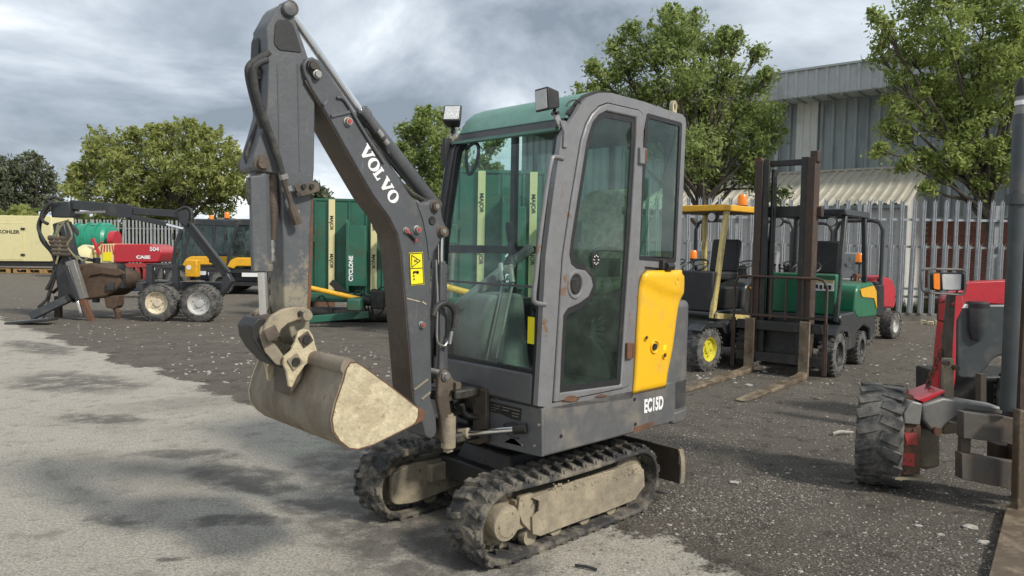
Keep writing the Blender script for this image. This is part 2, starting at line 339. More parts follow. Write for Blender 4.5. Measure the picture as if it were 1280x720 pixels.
# ------------------------------------------------------------------ ground
def ground_material():
    m = bpy.data.materials.new('yard_ground'); m.use_nodes = True; n = m.node_tree.nodes; l = m.node_tree.links; b = n['Principled BSDF']
    tcn = N(n, 'ShaderNodeTexCoord'); co = tcn.outputs['Object']
    def noise(scale, detail=6, rough=.6, dist=0, src=co):
        x = N(n, 'ShaderNodeTexNoise', i_Scale=scale, i_Detail=float(detail), i_Roughness=rough, i_Distortion=dist); l.new(src, x.inputs['Vector']); return x.outputs[0]
    def math_(op, a, c=None, clamp=False):
        x = N(n, 'ShaderNodeMath', operation=op); x.use_clamp = clamp
        for i, v in enumerate((a, c)):
            if v is None: continue
            if isinstance(v, (int, float)): x.inputs[i].default_value = v
            else: l.new(v, x.inputs[i])
        return x.outputs[0]
    def rng_(v, a, c, d=0, e_=1, smooth=True):
        x = N(n, 'ShaderNodeMapRange'); x.inputs[1].default_value = a; x.inputs[2].default_value = c; x.inputs[3].default_value = d; x.inputs[4].default_value = e_
        if smooth: x.interpolation_type = 'SMOOTHSTEP'
        l.new(v, x.inputs[0]); return x.outputs[0]
    def mixc(f, a, c):
        x = N(n, 'ShaderNodeMix', data_type='RGBA')
        for s_, v in ((0, f), (6, a), (7, c)):
            if isinstance(v, tuple): x.inputs[s_].default_value = (*v, 1)
            elif isinstance(v, (int, float)): x.inputs[s_].default_value = v
            else: l.new(v, x.inputs[s_])
        return x.outputs[2]
    # warped coordinates
    nv = N(n, 'ShaderNodeTexNoise', i_Scale=.9, i_Detail=6.0, i_Roughness=.62); l.new(co, nv.inputs['Vector'])
    sb = N(n, 'ShaderNodeVectorMath', operation='SUBTRACT'); l.new(nv.outputs['Color'], sb.inputs[0]); sb.inputs[1].default_value = (.5, .5, .5)
    sc_ = N(n, 'ShaderNodeVectorMath', operation='SCALE'); l.new(sb.outputs[0], sc_.inputs[0]); sc_.inputs['Scale'].default_value = .9
    ad = N(n, 'ShaderNodeVectorMath', operation='ADD'); l.new(co, ad.inputs[0]); l.new(sc_.outputs[0], ad.inputs[1]); w = ad.outputs[0]
    sp = N(n, 'ShaderNodeSeparateXYZ'); l.new(w, sp.inputs[0])
    d = math_('ADD', math_('MULTIPLY', sp.outputs[0], .70), math_('MULTIPLY', sp.outputs[1], .715))
    n_mid = noise(4.0, 8, .75); d = math_('ADD', d, math_('MULTIPLY', math_('SUBTRACT', n_mid, .5), .75)); d = math_('ADD', d, math_('MULTIPLY', math_('SUBTRACT', noise(22, 6, .75), .5), .22)); conc = rng_(d, 3.16, 3.02)                      # 1 on the worn concrete apron
    # stains and other dark patches lying on the apron (centre, radii, turn)
    st = None
    for (px, py, rx, ry, a) in [(95, 478, .85, .42, -35), (130, 525, .38, .20, -10), (235, 568, .34, .15, 0), (300, 590, .40, .16, -30), (345, 605, .25, .12, 0), (410, 628, .3, .13, 10),
                                (520, 590, 1.0, .62, -45), (310, 650, .3, .10, 10), (560, 690, .7, .32, -40), (160, 645, .14, .07, 0), (235, 690, .06, .03, 0), (45, 435, .9, .3, -40), (480, 655, .55, .3, -40), (640, 600, .9, .8, 0)]:
        g = ground_pt(px, py)
        mp = N(n, 'ShaderNodeMapping', vector_type='TEXTURE'); mp.inputs['Location'].default_value = (g.x, g.y, 0); mp.inputs['Rotation'].default_value = (0, 0, R(a)); mp.inputs['Scale'].default_value = (rx, ry, 1)
        l.new(w, mp.inputs[0]); ln = N(n, 'ShaderNodeVectorMath', operation='LENGTH'); l.new(mp.outputs[0], ln.inputs[0])
        v = rng_(ln.outputs['Value'], 1.35, .65)
        st = v if st is None else math_('MAXIMUM', st, v)
    fine = noise(70, 8, .82); mid = noise(5.5, 8, .7); big = noise(.55, 5, .55); grit = noise(150, 3, .6)
    stn = math_('MULTIPLY', st, rng_(mid, .30, .56), True)
    cc = mixc(rng_(fine, .40, .60), (.30, .272, .225), (.58, .54, .465))
    cc = mixc(math_('MULTIPLY', rng_(mid, .5, .68), .6), cc, (.21, .19, .16))
    cc = mixc(math_('MULTIPLY', rng_(big, .52, .66), .45), cc, (.19, .175, .15))
    cc = mixc(rng_(grit, .66, .72), cc, (.13, .12, .11))
    cc = mixc(math_('MULTIPLY', stn, .80), cc, (.12, .112, .10))
    dk = mixc(rng_(fine, .42, .58), (.058, .050, .041), (.255, .225, .185))
    dk = mixc(math_('MULTIPLY', rng_(big, .45, .62), .65), dk, (.175, .155, .128))
    dk = mixc(math_('MULTIPLY', rng_(mid, .53, .62), .6), dk, (.058, .050, .042))
    # wheel ruts and dusty drifts across the loose yard
    mpw = N(n, 'ShaderNodeMapping'); mpw.inputs['Rotation'].default_value = (0, 0, R(38)); l.new(w, mpw.inputs[0])
    wv = N(n, 'ShaderNodeTexWave', i_Scale=.55, i_Distortion=5.0, i_Detail=4.0); l.new(mpw.outputs[0], wv.inputs['Vector'])
    dk = mixc(math_('MULTIPLY', rng_(wv.outputs['Fac'], .78, .97), .16), dk, (.045, .038, .031))
    dk = mixc(math_('MULTIPLY', math_('MULTIPLY', rng_(noise(1.6, 7, .65), .52, .66), rng_(fine, .35, .6)), .7), dk, (.24, .21, .172))
    vo = N(n, 'ShaderNodeTexVoronoi', i_Scale=62.0); l.new(co, vo.inputs['Vector'])
    vc = N(n, 'ShaderNodeSeparateColor'); l.new(vo.outputs['Color'], vc.inputs[0])
    peb = math_('MULTIPLY', rng_(vc.outputs[0], .80, .82), rng_(vo.outputs['Distance'], .42, .30))
    pebc = mixc(vc.outputs[1], (.14, .125, .10), (.34, .31, .26))
    pm = math_('MULTIPLY', math_('MULTIPLY', peb, rng_(mid, .42, .62)), .75)
    dk = mixc(pm, dk, pebc)
    far = mixc(rng_(mid, .35, .65), (.15, .13, .105), (.25, .22, .175))
    ysep = N(n, 'ShaderNodeSeparateXYZ'); l.new(co, ysep.inputs[0])
    dk = mixc(math_('MULTIPLY', rng_(ysep.outputs[1], 9, 22), .65), dk, far)
    # the apron thins out into spread grit
    edge = math_('MULTIPLY', conc, rng_(math_('SUBTRACT', math_('ADD', conc, 0), math_('MULTIPLY', fine, .55)), .0, .35))
    l.new(mixc(edge, dk, cc), b.inputs['Base Color'])
    b.inputs['Roughness'].default_value = .9; b.inputs['Specular IOR Level'].default_value = .3
    h = math_('ADD', math_('MULTIPLY', fine, mixval(n, l, edge, 1.0, .35)), math_('MULTIPLY', peb, .5))
    h = math_('ADD', h, math_('MULTIPLY', mid, 1.6))
    bu = N(n, 'ShaderNodeBump', i_Strength=1.0, i_Distance=.028); l.new(h, bu.inputs['Height']); l.new(bu.outputs[0], b.inputs['Normal'])
    return m
def mixval(n, l, f, a, c):
    x = N(n, 'ShaderNodeMapRange'); l.new(f, x.inputs[0]); x.inputs[3].default_value = a; x.inputs[4].default_value = c; return x.outputs[0]
mb = MB()
xs = [-900, -200, -60, -20] + [-12 + i * .5 for i in range(49)] + [20, 60, 200, 900]
ys = [-60, -10] + [0 + i * .5 for i in range(49)] + [40, 80, 300, 1400]
vs = []
for yy in ys:
    for xx in xs: vs.append((xx, yy, 0))
mb.faces(vs, [(j * len(xs) + i, j * len(xs) + i + 1, (j + 1) * len(xs) + i + 1, (j + 1) * len(xs) + i) for j in range(len(ys) - 1) for i in range(len(xs) - 1)])
obj('ground', mb, ground_material(), kind='structure')

# loose stones and grit
def pebbles(name, n, m, smin, smax, region, seed):
    rg = np.random.default_rng(seed); V = []; F_ = []
    cnt = 0
    while cnt < n:
        px, py = rg.uniform(*region[0]), rg.uniform(*region[1]); g = ground_pt(px, py)
        if .70 * g.x + .715 * g.y < 3.25 and rg.random() > .08: continue
        if rg.random() > .25 + .75 * max(0, math.sin(g.x * 2.3 + 1.7 * math.sin(g.y * 1.9)) * math.sin(g.y * 2.7 + math.sin(g.x * 3.1))): continue
        s = rg.uniform(smin, smax) * (1 if rg.random() < .95 else 1.8); a = rg.uniform(0, 6.28); k = len(V); sx, sy, sz = s * rg.uniform(.7, 1.3), s * rg.uniform(.5, 1), s * rg.uniform(.25, .5)
        for i in range(6):
            t = a + i * 1.047; q = rg.uniform(.75, 1.15); V.append((g.x + math.cos(t) * sx * q, g.y + math.sin(t) * sy * q, -.002))
        for i in range(6):
            t = a + i * 1.047; q = rg.uniform(.45, .75); V.append((g.x + math.cos(t) * sx * q, g.y + math.sin(t) * sy * q, sz * rg.uniform(.7, 1.1)))
        F_.append(tuple(range(k + 6, k + 12))); F_ += [(k + i, k + (i + 1) % 6, k + 6 + (i + 1) % 6, k + 6 + i) for i in range(6)]
        cnt += 1
    me = bpy.data.meshes.new(name); me.from_pydata(V, [], F_); me.materials.append(m)
    o = bpy.data.objects.new(name, me); COL.objects.link(o); return o
PEB = mat('pale_stone', (.40, .37, .33), .9, 0, (.16, .14, .12), .4, 30, .2, 90, var=.3)
PEBD = mat('dark_stone', (.13, .118, .10), .9, 0, (.20, .18, .15), .4, 30, .2, 90, var=.3)
tag(pebbles('gravel', 5200, PEB, .003, .008, ((780, 1290), (430, 720)), 1), 'pale grit and small stones strewn over the dark yard', 'gravel', kind='stuff')
tag(pebbles('gravel', 9500, PEBD, .004, .012, ((640, 1290), (425, 720)), 2), 'dark gravel strewn over the yard', 'gravel', kind='stuff')
tag(pebbles('gravel', 1500, PEB, .010, .026, ((0, 1280), (352, 480)), 3), 'pale stones scattered over the far part of the yard', 'gravel', kind='stuff')
def rock(px, py, s, label, rot=0, el=1.6, m=None):
    g = ground_pt(px, py); rg = random.Random(px); mb = MB()
    mb.sphere((0, 0, 0), s, (el, 1, .5), 8)
    for v in mb.bm.verts: v.co *= 1 + rg.uniform(-.22, .22)
    o = obj('stone', mb, m or PEB, smooth=0); o.location = (g.x, g.y, s * .2); o.rotation_euler = (0, 0, rot); tag(o, label, 'stone')
rock(917, 604, .022, 'flat pale stone lying in the dark gravel right of the excavator')
rock(985, 592, .011, 'small round white pebble in the middle of the dark gravel')
rock(1056, 603, .03, 'grey flattened stone just left of the big front tyre', m=PEBD)
rock(1148, 658, .015, 'small pinkish stone in front of the truck mounted forklift')
rock(1176, 669, .014, 'small white stone right of the pinkish one')
rock(1213, 660, .026, 'broken pale rubble patch beside the long fork at the right')
rock(1230, 679, .022, 'pale chip nearest the long fork at the right')
rock(936, 482, .03, 'white stone between the two steel forks of the green forklift')
rock(1022, 499, .028, 'small dark pebble right of the longer fork tip', m=PEBD)
g = ground_pt(1054, 545); o = obj('broken_stick', MB().tube([(-.09, -.01, .02), (-.02, .02, .03), (.1, .05, .02)], [.013, .014, .009], 6), PEB); o.location = (g.x, g.y, 0); tag(o, 'pale broken stick lying left of the big front tyre', 'stick')
g = ground_pt(733, 712); o = obj('twig', MB().tube([(-.05, .02, .012), (0, 0, .014), (.045, -.02, .01)], .007, 5), BLACK); o.location = (g.x, g.y, 0); tag(o, 'dark scrap of wood on the pale apron by the bottom edge', 'twig')

# ================================================================== EXCAVATOR
M = Frame(.085, 4.086, 223.9)
EX = thing('mini_excavator', 'grey mini excavator with yellow side cover and raised folded boom in the foreground', 'excavator', M)
YS = .487; YF = -.375
def S(pts, y=YS): return M.o2(pts, 1, y)

# ---- tracks
def track(sgn, label):
    yc = sgn * .391; w = .234; r = .168; xa, xb = .60, -.395; zc = .187
    loop = []
    n = 14
    for i in range(n + 1):
        t = -math.pi / 2 + math.pi * i / n; loop.append((xa + r * math.cos(t), zc + r * math.sin(t)))
    for i in range(1, 6):
        t = i / 6; loop.append((xa + (xb - xa) * t, zc + r - .012 * math.sin(math.pi * t)))
    for i in range(n + 1):
        t = math.pi / 2 + math.pi * i / n; loop.append((xb + r * math.cos(t), zc + r * math.sin(t)))
    for i in range(1, 8): loop.append((xb + (xa - xb) * i / 8, zc - r))
    L = len(loop); cx, cz = (xa + xb) / 2, zc
    nrm = []
    for i in range(L):
        a = Vector(loop[i - 1]); b = Vector(loop[(i + 1) % L]); d = (b - a).normalized(); nn = Vector((d.y, -d.x)); nrm.append(nn)
    prof = [(-.5, 0), (-.5, .016), (-.44, .022), (.44, .022), (.5, .016), (.5, 0), (.42, -.006), (-.42, -.006)]
    mb = MB(); V = []; F_ = []
    for i in range(L):
        for q, h in prof: V.append((loop[i][0] + nrm[i].x * h - nrm[i].x * .01, yc + q * w, loop[i][1] + nrm[i].y * h - nrm[i].y * .01))
    K = len(prof)
    for i in range(L):
        for k in range(K): F_.append((i * K + k, i * K + (k + 1) % K, ((i + 1) % L) * K + (k + 1) % K, ((i + 1) % L) * K + k))
    mb.faces(V, F_)
    # arc length walk for the lugs
    seg = [(Vector(loop[(i + 1) % L]) - Vector(loop[i])).length for i in range(L)]; T = sum(seg)
    def walk(s):
        s %= T
        for i in range(L):
            if s <= seg[i]:
                f = s / seg[i]; return Vector(loop[i]).lerp(Vector(loop[(i + 1) % L]), f), nrm[i].lerp(nrm[(i + 1) % L], f).normalized()
            s -= seg[i]
        return Vector(loop[0]), nrm[0]
    NL = 37; rg = random.Random(3)
    for j in range(NL):
        for side in (-1, 1):
            p, nn = walk((j + (.25 if side > 0 else -.25)) * T / NL)
            N3 = Vector((nn.x, 0, nn.y)); T3 = Vector((nn.y, 0, -nn.x)); yv = (Vector((0, 1, 0)) + T3 * .30 * side).normalized(); tv = yv.cross(N3)
            c = Vector((p.x, yc + side * w * .235, p.y)) + N3 * .022
            rot = Matrix((tv, yv, N3)).transposed()
            mb.box(c, (.036 * rg.uniform(.92, 1.08), w * .47, .024), rot, .72)
            c2 = Vector((p.x, yc + side * w * .44, p.y)) + N3 * .014
            mb.box(c2, (.048, w * .11, .022), Matrix((T3, Vector((0, 1, 0)), N3)).transposed(), .8)
        p, nn = walk(j * T / NL); N3 = Vector((nn.x, 0, nn.y)); T3 = Vector((nn.y, 0, -nn.x))
        for q in (-.035, .035): mb.box(Vector((p.x, yc + q, p.y)) - N3 * .025, (.022, .02, .03), Matrix((T3, Vector((0, 1, 0)), N3)).transposed(), .7)
    tf = MB()
    # frame beam, guides, idler and sprocket carriers
    tf.box(((xa + xb) / 2, yc, .20), (.80, .13, .15)); tf.box(((xa + xb) / 2, yc - sgn * .11, .23), (.74, .10, .10))
    root = obj('track_frame', tf, MUDM, EX, bevel=.01)
    obj('rubber_track', mb, RUBBER, root, smooth=25, bevel=.003, seg=1)
    ys = yc + sgn * .085
    cov = [(665, 622.5), (673, 626), (672.5, 639), (664.5, 646), (665, 667.5), (675, 670), (700, 660), (757, 639), (792, 625), (805, 607), (804, 587), (796, 579), (720, 600)]
    pc = M.o2(cov, 1, .478)
    mb = MB().prism(pc, 1, sgn * .472, sgn * .484); obj('side_guard', mb, MUDM, root, bevel=.003)
    mb = MB().prism(M.o2([(652, 622), (668, 617), (668, 668), (655, 655), (649, 640)], 1, .478), 1, sgn * .44, sgn * .470); obj('guard_bracket', mb, MUDM, root, bevel=.004)
    hub = M.bp(634.5, 655, 1, .478)
    mb = MB(); mb.lathe([(0, 1), (.058, 1), (.064, .96), (.070, .95), (.080, .93), (.085, .85), (.085, 0)], (hub.x, yc - sgn * .02, hub.z), (hub.x, sgn * .485, hub.z), 28)
    for i in range(3):
        t = i * 2.1; mb.cyl((hub.x + .055 * math.cos(t), sgn * .484, hub.z + .055 * math.sin(t)), (hub.x + .055 * math.cos(t), sgn * .490, hub.z + .055 * math.sin(t)), .006, n=6)
    obj('travel_motor', mb, MUDM, root)
    mb = MB()
    for k in range(14):
        t = k * 2 * math.pi / 14; mb.box((hub.x + .125 * math.cos(t), yc, hub.z + .125 * math.sin(t)), (.04, .03, .025), Matrix.Rotation(-t, 3, 'Y'))
    mb.cyl((hub.x, yc - .015, hub.z), (hub.x, yc + .015, hub.z), .12, n=24); obj('sprocket', mb, MUDM, root)
    mb = MB(); mb.lathe([(0, 0), (.11, 0), (.135, .2), (.135, .4), (.11, .45), (.11, .55), (.135, .6), (.135, .8), (.11, 1), (0, 1)], (xb, yc - .05, zc), (xb, yc + .05, zc), 28); obj('idler', mb, MUDM, root)
    for x in (-.22, .0, .22, .40):
        mb = MB().lathe([(0, 0), (.045, 0), (.05, .3), (.035, .35), (.035, .65), (.05, .7), (.045, 1), (0, 1)], (x, yc - .06, .075), (x, yc + .06, .075), 16); obj('roller', mb, MUDM, root)
    # caked mud along the guard top
    rg = random.Random(5); mb = MB()
    for i in range(60):
        px = rg.uniform(690, 800); p = M.bp(px, 604 - (px - 700) * .205 + rg.uniform(-2, 9), 1, .478)
        mb.sphere((p.x, sgn * (.483), p.z), rg.uniform(.004, .013), (1, .6, 1), 6)
    obj('caked_mud', mb, MUDM, root, smooth=0, kind='stuff')
    # inner face of the track frame seen from the other side
    mb = MB().prism(rnd([(xa + .10, .10), (xa + .10, .27), (xa - .02, .30), (.1, .28), (.1, .12), (xa - .05, .08)], .05), 1, yc - sgn * .085, yc - sgn * .120); obj('motor_cover', mb, MUDM, root, bevel=.006)
    return root
track(1, 'l'); track(-1, 'r')
mb = MB(); mb.box((.10, 0, .25), (.55, .60, .12)); mb.box((.1, 0, .33), (.46, .46, .12), taper=.8); mb.cyl((0, 0, .36), (0, 0, .46), .24, n=32)
obj('undercarriage', mb, DARK, EX, bevel=.01)
# blade behind
pt, pb = M.bp(851, 561, 1, .49), M.bp(852, 604, 1, .49); bx = pt.x
arc = [(pt.x - .004 * i * (8 - i) / 4 - (pt.x - pb.x) * i / 8, pt.z + (pb.z - pt.z) * i / 8) for i in range(9)]
mb = MB().prism([(x + .02, z) for x, z in arc] + [(x, z) for x, z in arc[::-1]], 1, -.49, .488)
bl = obj('dozer_blade', mb, BROWN, EX)
mb = MB().prism(rnd([(x + .030, z) for x, z in arc] + [(x - .012, z) for x, z in arc[::-1]], .006, 2), 1, .488, .500); obj('blade_end_plate', mb, MUDM, bl, bevel=.002)
pm_ = M.bp(849, 575, 1, .5); obj('blade_slot', MB().box((pm_.x + .003, .501, pm_.z), (.010, .004, .05)), DARK, bl)
mb = MB(); mb.box((bx + .28, .2, .20), (.6, .06, .08)); mb.box((bx + .28, -.2, .20), (.6, .06, .08)); obj('blade_arm', mb, DARK, bl)

# ---- lower body with rounded tail
tail = [(-.74, .487), (-.825, .480), (-.895, .458), (-.96, .415), (-1.01, .35), (-1.045, .25), (-1.06, .12), (-1.065, 0)]
plan = [(.364, .487)] + tail + [(x, -y) for x, y in tail[-2::-1]] + [(.364, -.487)]
ZB = M.bp(677, 507, 1, YS).z; ZL = M.bp(678, 572, 1, YS).z
fr_in = [(.362, .47), (-.80, .45), (-1.0, .3), (-1.03, 0), (-1.0, -.3), (-.80, -.45), (.362, -.47)]
mb = MB().prism(plan[:1] + plan[1:], 2, ZL, ZB - .006)
body = obj('body_frame', mb, BODYG, EX, bevel=.012)
# counterweight above the frame (tail)
zc1 = M.bp(857, 378, 0, -.9).z
zt1 = 1.16
cw = [(-.60, .482)] + tail + [(x, -y) for x, y in tail[-2::-1]] + [(-.60, -.482)]
mb = MB().prism(cw, 2, ZL + .045, zt1); obj('counterweight', mb, BODYG, EX, bevel=.03, seg=3)
mb = MB().prism([(-.72, .480)] + [(x * 1.003, y * 1.01) for x, y in tail] + [(x, -y) for x, y in tail[-2::-1]] + [(-.72, -.40)], 2, ZL - .01, ZL + .06); obj('tail_skirt', mb, BODYG, EX, bevel=.01)
# side cover on the far side and rear hood
mb = MB().box((-.20, -.41, .90), (1.1, .15, .42)); obj('right_side_cover', mb, BODYG, EX, bevel=.03)
mb = MB().prism([(-.79, 1.16), (-1.03, 1.16), (-1.03, 1.28), (-.96, 1.34), (-.79, 1.36)], 1, -.36, .30); obj('engine_hood', mb, YEL, EX, bevel=.04, seg=3)

# yellow side cover wrapping the tail corner
def path_pt(s):
    P = [(.364, .487)] + tail; acc = 0
    for a, b in zip(P, P[1:]):
        L = math.dist(a, b)
        if s <= acc + L or b == P[-1]:
            f = (s - acc) / L; tx, ty = (b[0] - a[0]) / L, (b[1] - a[1]) / L
            return Vector((a[0] + tx * f * L, a[1] + ty * f * L)), Vector((ty, -tx)) * -1 if False else Vector((-ty * -1, tx * -1))
        acc += L
def hit_path(px, py):
    best = None; P = [(.364, .487)] + tail; c = M.I @ Vector((0, 0, CAMH)); d = M.I.to_3x3() @ ray(px, py); acc = 0
    for a, b in zip(P, P[1:]):
        e1 = Vector((b[0] - a[0], b[1] - a[1])); L = e1.length; e1 /= L; nn = Vector((e1.y, -e1.x))
        den = d.x * nn.x + d.y * nn.y
        if abs(den) > 1e-6:
            t = ((a[0] - c.x) * nn.x + (a[1] - c.y) * nn.y) / den; q = c + d * t; s = (q.x - a[0]) * e1.x + (q.y - a[1]) * e1.y
            if -1e-6 <= s <= L and (best is None or t < best[0]): best = (t, acc + s, q.z)
        acc += L
    if best is None:   # beyond the silhouette: keep the last segment seen
        return (1.24, M.bp(px, py, 1, .44).z)
    return best[1], best[2]
def pathpos(s, off):
    P = [(.364, .487)] + tail; acc = 0
    for i, (a, b) in enumerate(zip(P, P[1:])):
        L = math.dist(a, b)
        if s <= acc + L or i == len(P) - 2:
            f = (s - acc) / L
            def nr(k):
                k0 = P[max(k - 1, 0)]; k1 = P[min(k + 1, len(P) - 1)]; e1 = Vector((k1[0] - k0[0], k1[1] - k0[1])).normalized(); return Vector((e1.y, -e1.x))
            n_ = nr(i).lerp(nr(i + 1), f).normalized()
            if i == 0: n_ = Vector((0, 1)) if f < .9 else n_
            q = Vector(a).lerp(Vector(b), f)
            if n_.y < 0 and q.y > .3: n_ = -n_
            return q + n_ * off
        acc += L
left = [(790, 489), (791.5, 470), (794, 420), (797, 370), (799, 348), (801, 342), (805, 338)]
right_ = [(830.7, 486.7), (833, 467), (840, 433), (845, 400), (849, 381), (853, 372), (857.5, 367), (858.5, 353), (857, 345), (852, 341)]
Lp = [hit_path(*q) for q in left]; Rp = [hit_path(*q) for q in right_]
def interp(P, z):
    P = sorted(P, key=lambda q: q[1])
    if z <= P[0][1]: return P[0][0]
    for a, b in zip(P, P[1:]):
        if z <= b[1]: return a[0] + (b[0] - a[0]) * (z - a[1]) / max(1e-6, b[1] - a[1])
    return P[-1][0]
z0, z1 = (Lp[0][1] + Rp[0][1]) / 2, max(Lp[-1][1], Rp[-1][1])
rows = 34; cols = 14; V = []; F_ = []
for j in range(rows + 1):
    t = j / rows; z = z0 + (z1 - z0) * t; a = interp(Lp, z); b = interp(Rp, z)
    for i in range(cols + 1):
        s = a + (b - a) * i / cols; edge = min(i, cols - i, j, rows - j)
        bul = .010 + (.010 if edge > 0 else -.002)
        # a moulded swelling that runs along the upper part
        sw = max(0, min(1, (z - (z1 - .165 + .05 * (1 - i / cols) ** 2 * 2)) / .03)); bul += .012 * sw
        kk = max(0, min(1, (s - 1.05) / .2)); bul = bul * (1 - kk) - .022 * kk
        q = pathpos(s, bul); V.append((q.x, q.y, z))
for j in range(rows):
    for i in range(cols):
        k = j * (cols + 1) + i; F_.append((k, k + 1, k + cols + 2, k + cols + 1))
mb = MB(); mb.faces(V, F_); yc_ = obj('side_cover', mb, YEL, EX, smooth=60); 
_pl = yc_.data.polygons[len(yc_.data.polygons) // 2 // cols * cols + 2]
if _pl.normal.y < 0: yc_.data.flip_normals()
so = yc_.modifiers.new('solid', 'SOLIDIFY'); so.thickness = .022; so.offset = -1 if True else 1
for px, py, r_ in ((803, 422, .014), (814, 433, .034), (826, 444, .017)):
    s, z = hit_path(px, py); q = pathpos(s, .027); n_ = (pathpos(s, .1) - pathpos(s, 0)).normalized()
    c = Vector((q.x, q.y, z)); n3 = Vector((n_.x, n_.y, 0))
    mb = MB().lathe([(r_ * 1.1, .2), (r_ * 1.1, .9), (r_, 1), (r_ * .9, .8), (r_ * .75, .45), (0, .35)], c - n3 * .02, c + n3 * .002, 24); f = obj('latch_recess', mb, YEL, yc_)
    if r_ < .03 or True:
        mb = MB().cyl(c - n3 * .012 + Vector((.0, 0, -.0)), c + n3 * .001, r_ * .55, n=12); obj('dark_hole_disc', mb, DARK, yc_)  # dark disc painted in for the shade inside the cover's hole
s, z = hit_path(840, 351); q = pathpos(s, .034); mb = MB().lathe([(.020, 0), (.020, 1), (.016, 1), (.010, .5), (0, .4)], (q.x, q.y - .012, z), (q.x, q.y, z), 20); obj('latch_recess', mb, YEL, yc_)
s, z = hit_path(827, 434); q = pathpos(s, .0205); mb = MB().box((q.x, q.y, z), (.030, .003, .030)); stk = obj('warning_sticker', mb, STICKY, yc_)

# ---- cab
outer = [(700, 511), (672, 507.5), (677, 420), (682, 320), (692, 240), (702, 170), (710, 157), (719, 144), (727, 130), (737, 121), (750, 116), (764, 116), (805, 127), (833, 137), (853, 143), (857, 148), (857.5, 154), (850, 338), (806, 333), (795, 486), (790, 498)]
door_o = [(690, 504), (702, 320), (712.5, 250), (725, 175), (731, 155), (738, 142), (748, 132), (759, 128), (798, 137), (804, 142), (804.5, 165), (800, 300), (795, 400), (789, 470), (786, 482), (778, 486)]
rwin = rnd(S([(808, 141), (853, 153.5), (845, 329), (796, 325)]), .02)
mb = MB().plate(S(outer), [S(door_o), [tuple(q) for q in rwin]], 1, YS - .030, YS)
side = obj('cab_frame', mb, CABG, EX, bevel=.012, seg=3)
# door
g_o = [(757, 139), (794.5, 147), (794, 175), (787.5, 290), (781.5, 376), (775, 481), (699, 491), (701, 440), (703.5, 394), (709, 386), (722.5, 380), (735, 371), (740.5, 358), (738, 346), (731, 338), (720, 336), (713, 330), (711, 318), (713, 300), (723, 237), (732, 180), (735, 168), (740, 153), (747.5, 144)]
def inset(pts, d):
    P = [Vector(p) for p in pts]; L = len(P); area = sum(P[i].x * P[(i + 1) % L].y - P[(i + 1) % L].x * P[i].y for i in range(L)); sg = 1 if area > 0 else -1; out = []
    for i in range(L):
        a = (P[i] - P[i - 1]).normalized(); b = (P[(i + 1) % L] - P[i]).normalized(); na = Vector((-a.y, a.x)) * sg; nb = Vector((-b.y, b.x)) * sg
        m = (na + nb); m = m.normalized() if m.length > 1e-4 else na; k = max(.5, m.dot(na)); out.append(tuple(P[i] + m * d / k))
    return out
dO = inset(S(door_o), .005); dG = S(g_o, YS)
mb = MB().plate(dO, [dG], 1, YS - .040, YS + .008); door = obj('door', mb, CABG, EX, bevel=.008, seg=3)
mb = MB().plate(inset(dG, -.001), [inset(dG, .030)], 1, YS - .012, YS - .002); obj('window_seal', mb, BLACK, door)
mb = MB().prism(inset(dG, .028), 1, YS - .009, YS - .005); obj('door_glass', mb, GLASS_D, door, smooth=0)
mb = MB().prism(rnd(S([(702, 500), (708, 494.5), (716, 494), (723, 497.5), (722, 500), (712, 502)]), .008), 1, YS + .0075, YS + .009); obj('rust_patch', mb, RUST, door)
mb = MB().prism(rnd(S([(742, 495.5), (750, 492.5), (759, 493.5), (758, 494.5), (750, 496)]), .005), 1, YS + .0075, YS + .009); obj('rust_patch', mb, RUST, door)
h = M.bp(719.5, 356, 1, YS + .01)
mb = MB().lathe([(.072, 0), (.072, .4), (.066, 1), (.056, 1), (.050, .5), (.046, -.6), (0, -.7)], (h.x, YS + .004, h.z), (h.x, YS + .016, h.z), 32)
for v in mb.bm.verts: v.co.x = h.x + (v.co.x - h.x) * .86
hd = obj('door_handle', mb, CABG, door)
mb = MB().cyl((h.x, YS - .003, h.z), (h.x, YS + .0095, h.z), .052, n=28)
for v in mb.bm.verts: v.co.x = h.x + (v.co.x - h.x) * .84
obj('handle_recess', mb, BLACK, door)
mb = MB().prism(rnd([(h.x - .030, h.z - .035), (h.x + .012, h.z - .042), (h.x + .030, h.z - .02), (h.x + .030, h.z + .03), (h.x - .02, h.z + .036)], .012), 1, YS + .006, YS + .014); obj('handle_flap', mb, DARK, door, bevel=.003)
for px, py in ((799, 195), (783, 438)):
    p = M.bp(px, py, 1, YS); mb = MB().box((p.x, YS + .016, p.z), (.045, .018, .085)); mb.cyl((p.x - .028, YS + .018, p.z - .04), (p.x - .028, YS + .018, p.z + .04), .009, n=10)
    obj('hinge', mb, CABG if py < 300 else RUST, door, bevel=.003)
    mb = MB().cyl((p.x - .028, YS + .020, p.z - .034), (p.x - .028, YS + .020, p.z + .034), .0105, n=10); obj('hinge_pin', mb, RUST, door)
# rear side window
mb = MB().plate(inset(rwin, -.001), [inset(rwin, .030)], 1, YS - .012, YS - .001); wse = obj('rear_side_window_seal', mb, BLACK, EX)
mb = MB().prism(inset(rwin, .028), 1, YS - .009, YS - .006); obj('rear_side_window', mb, GLASS_D, EX, smooth=0)
mb = MB(); p = M.bp(831, 333, 1, YS); mb.box((p.x + .03, YS + .01, p.z + .01), (.05, .03, .05)); mb.cyl((p.x - .03, YS + .028, p.z), (p.x + .03, YS + .028, p.z), .022, n=14); obj('window_latch', mb, BLACK, side)
# the cab profile as x,z points of the front and roof
prof = [(M.bp(a, b, 1, YS).x, M.bp(a, b, 1, YS).z) for a, b in outer[1:17]]
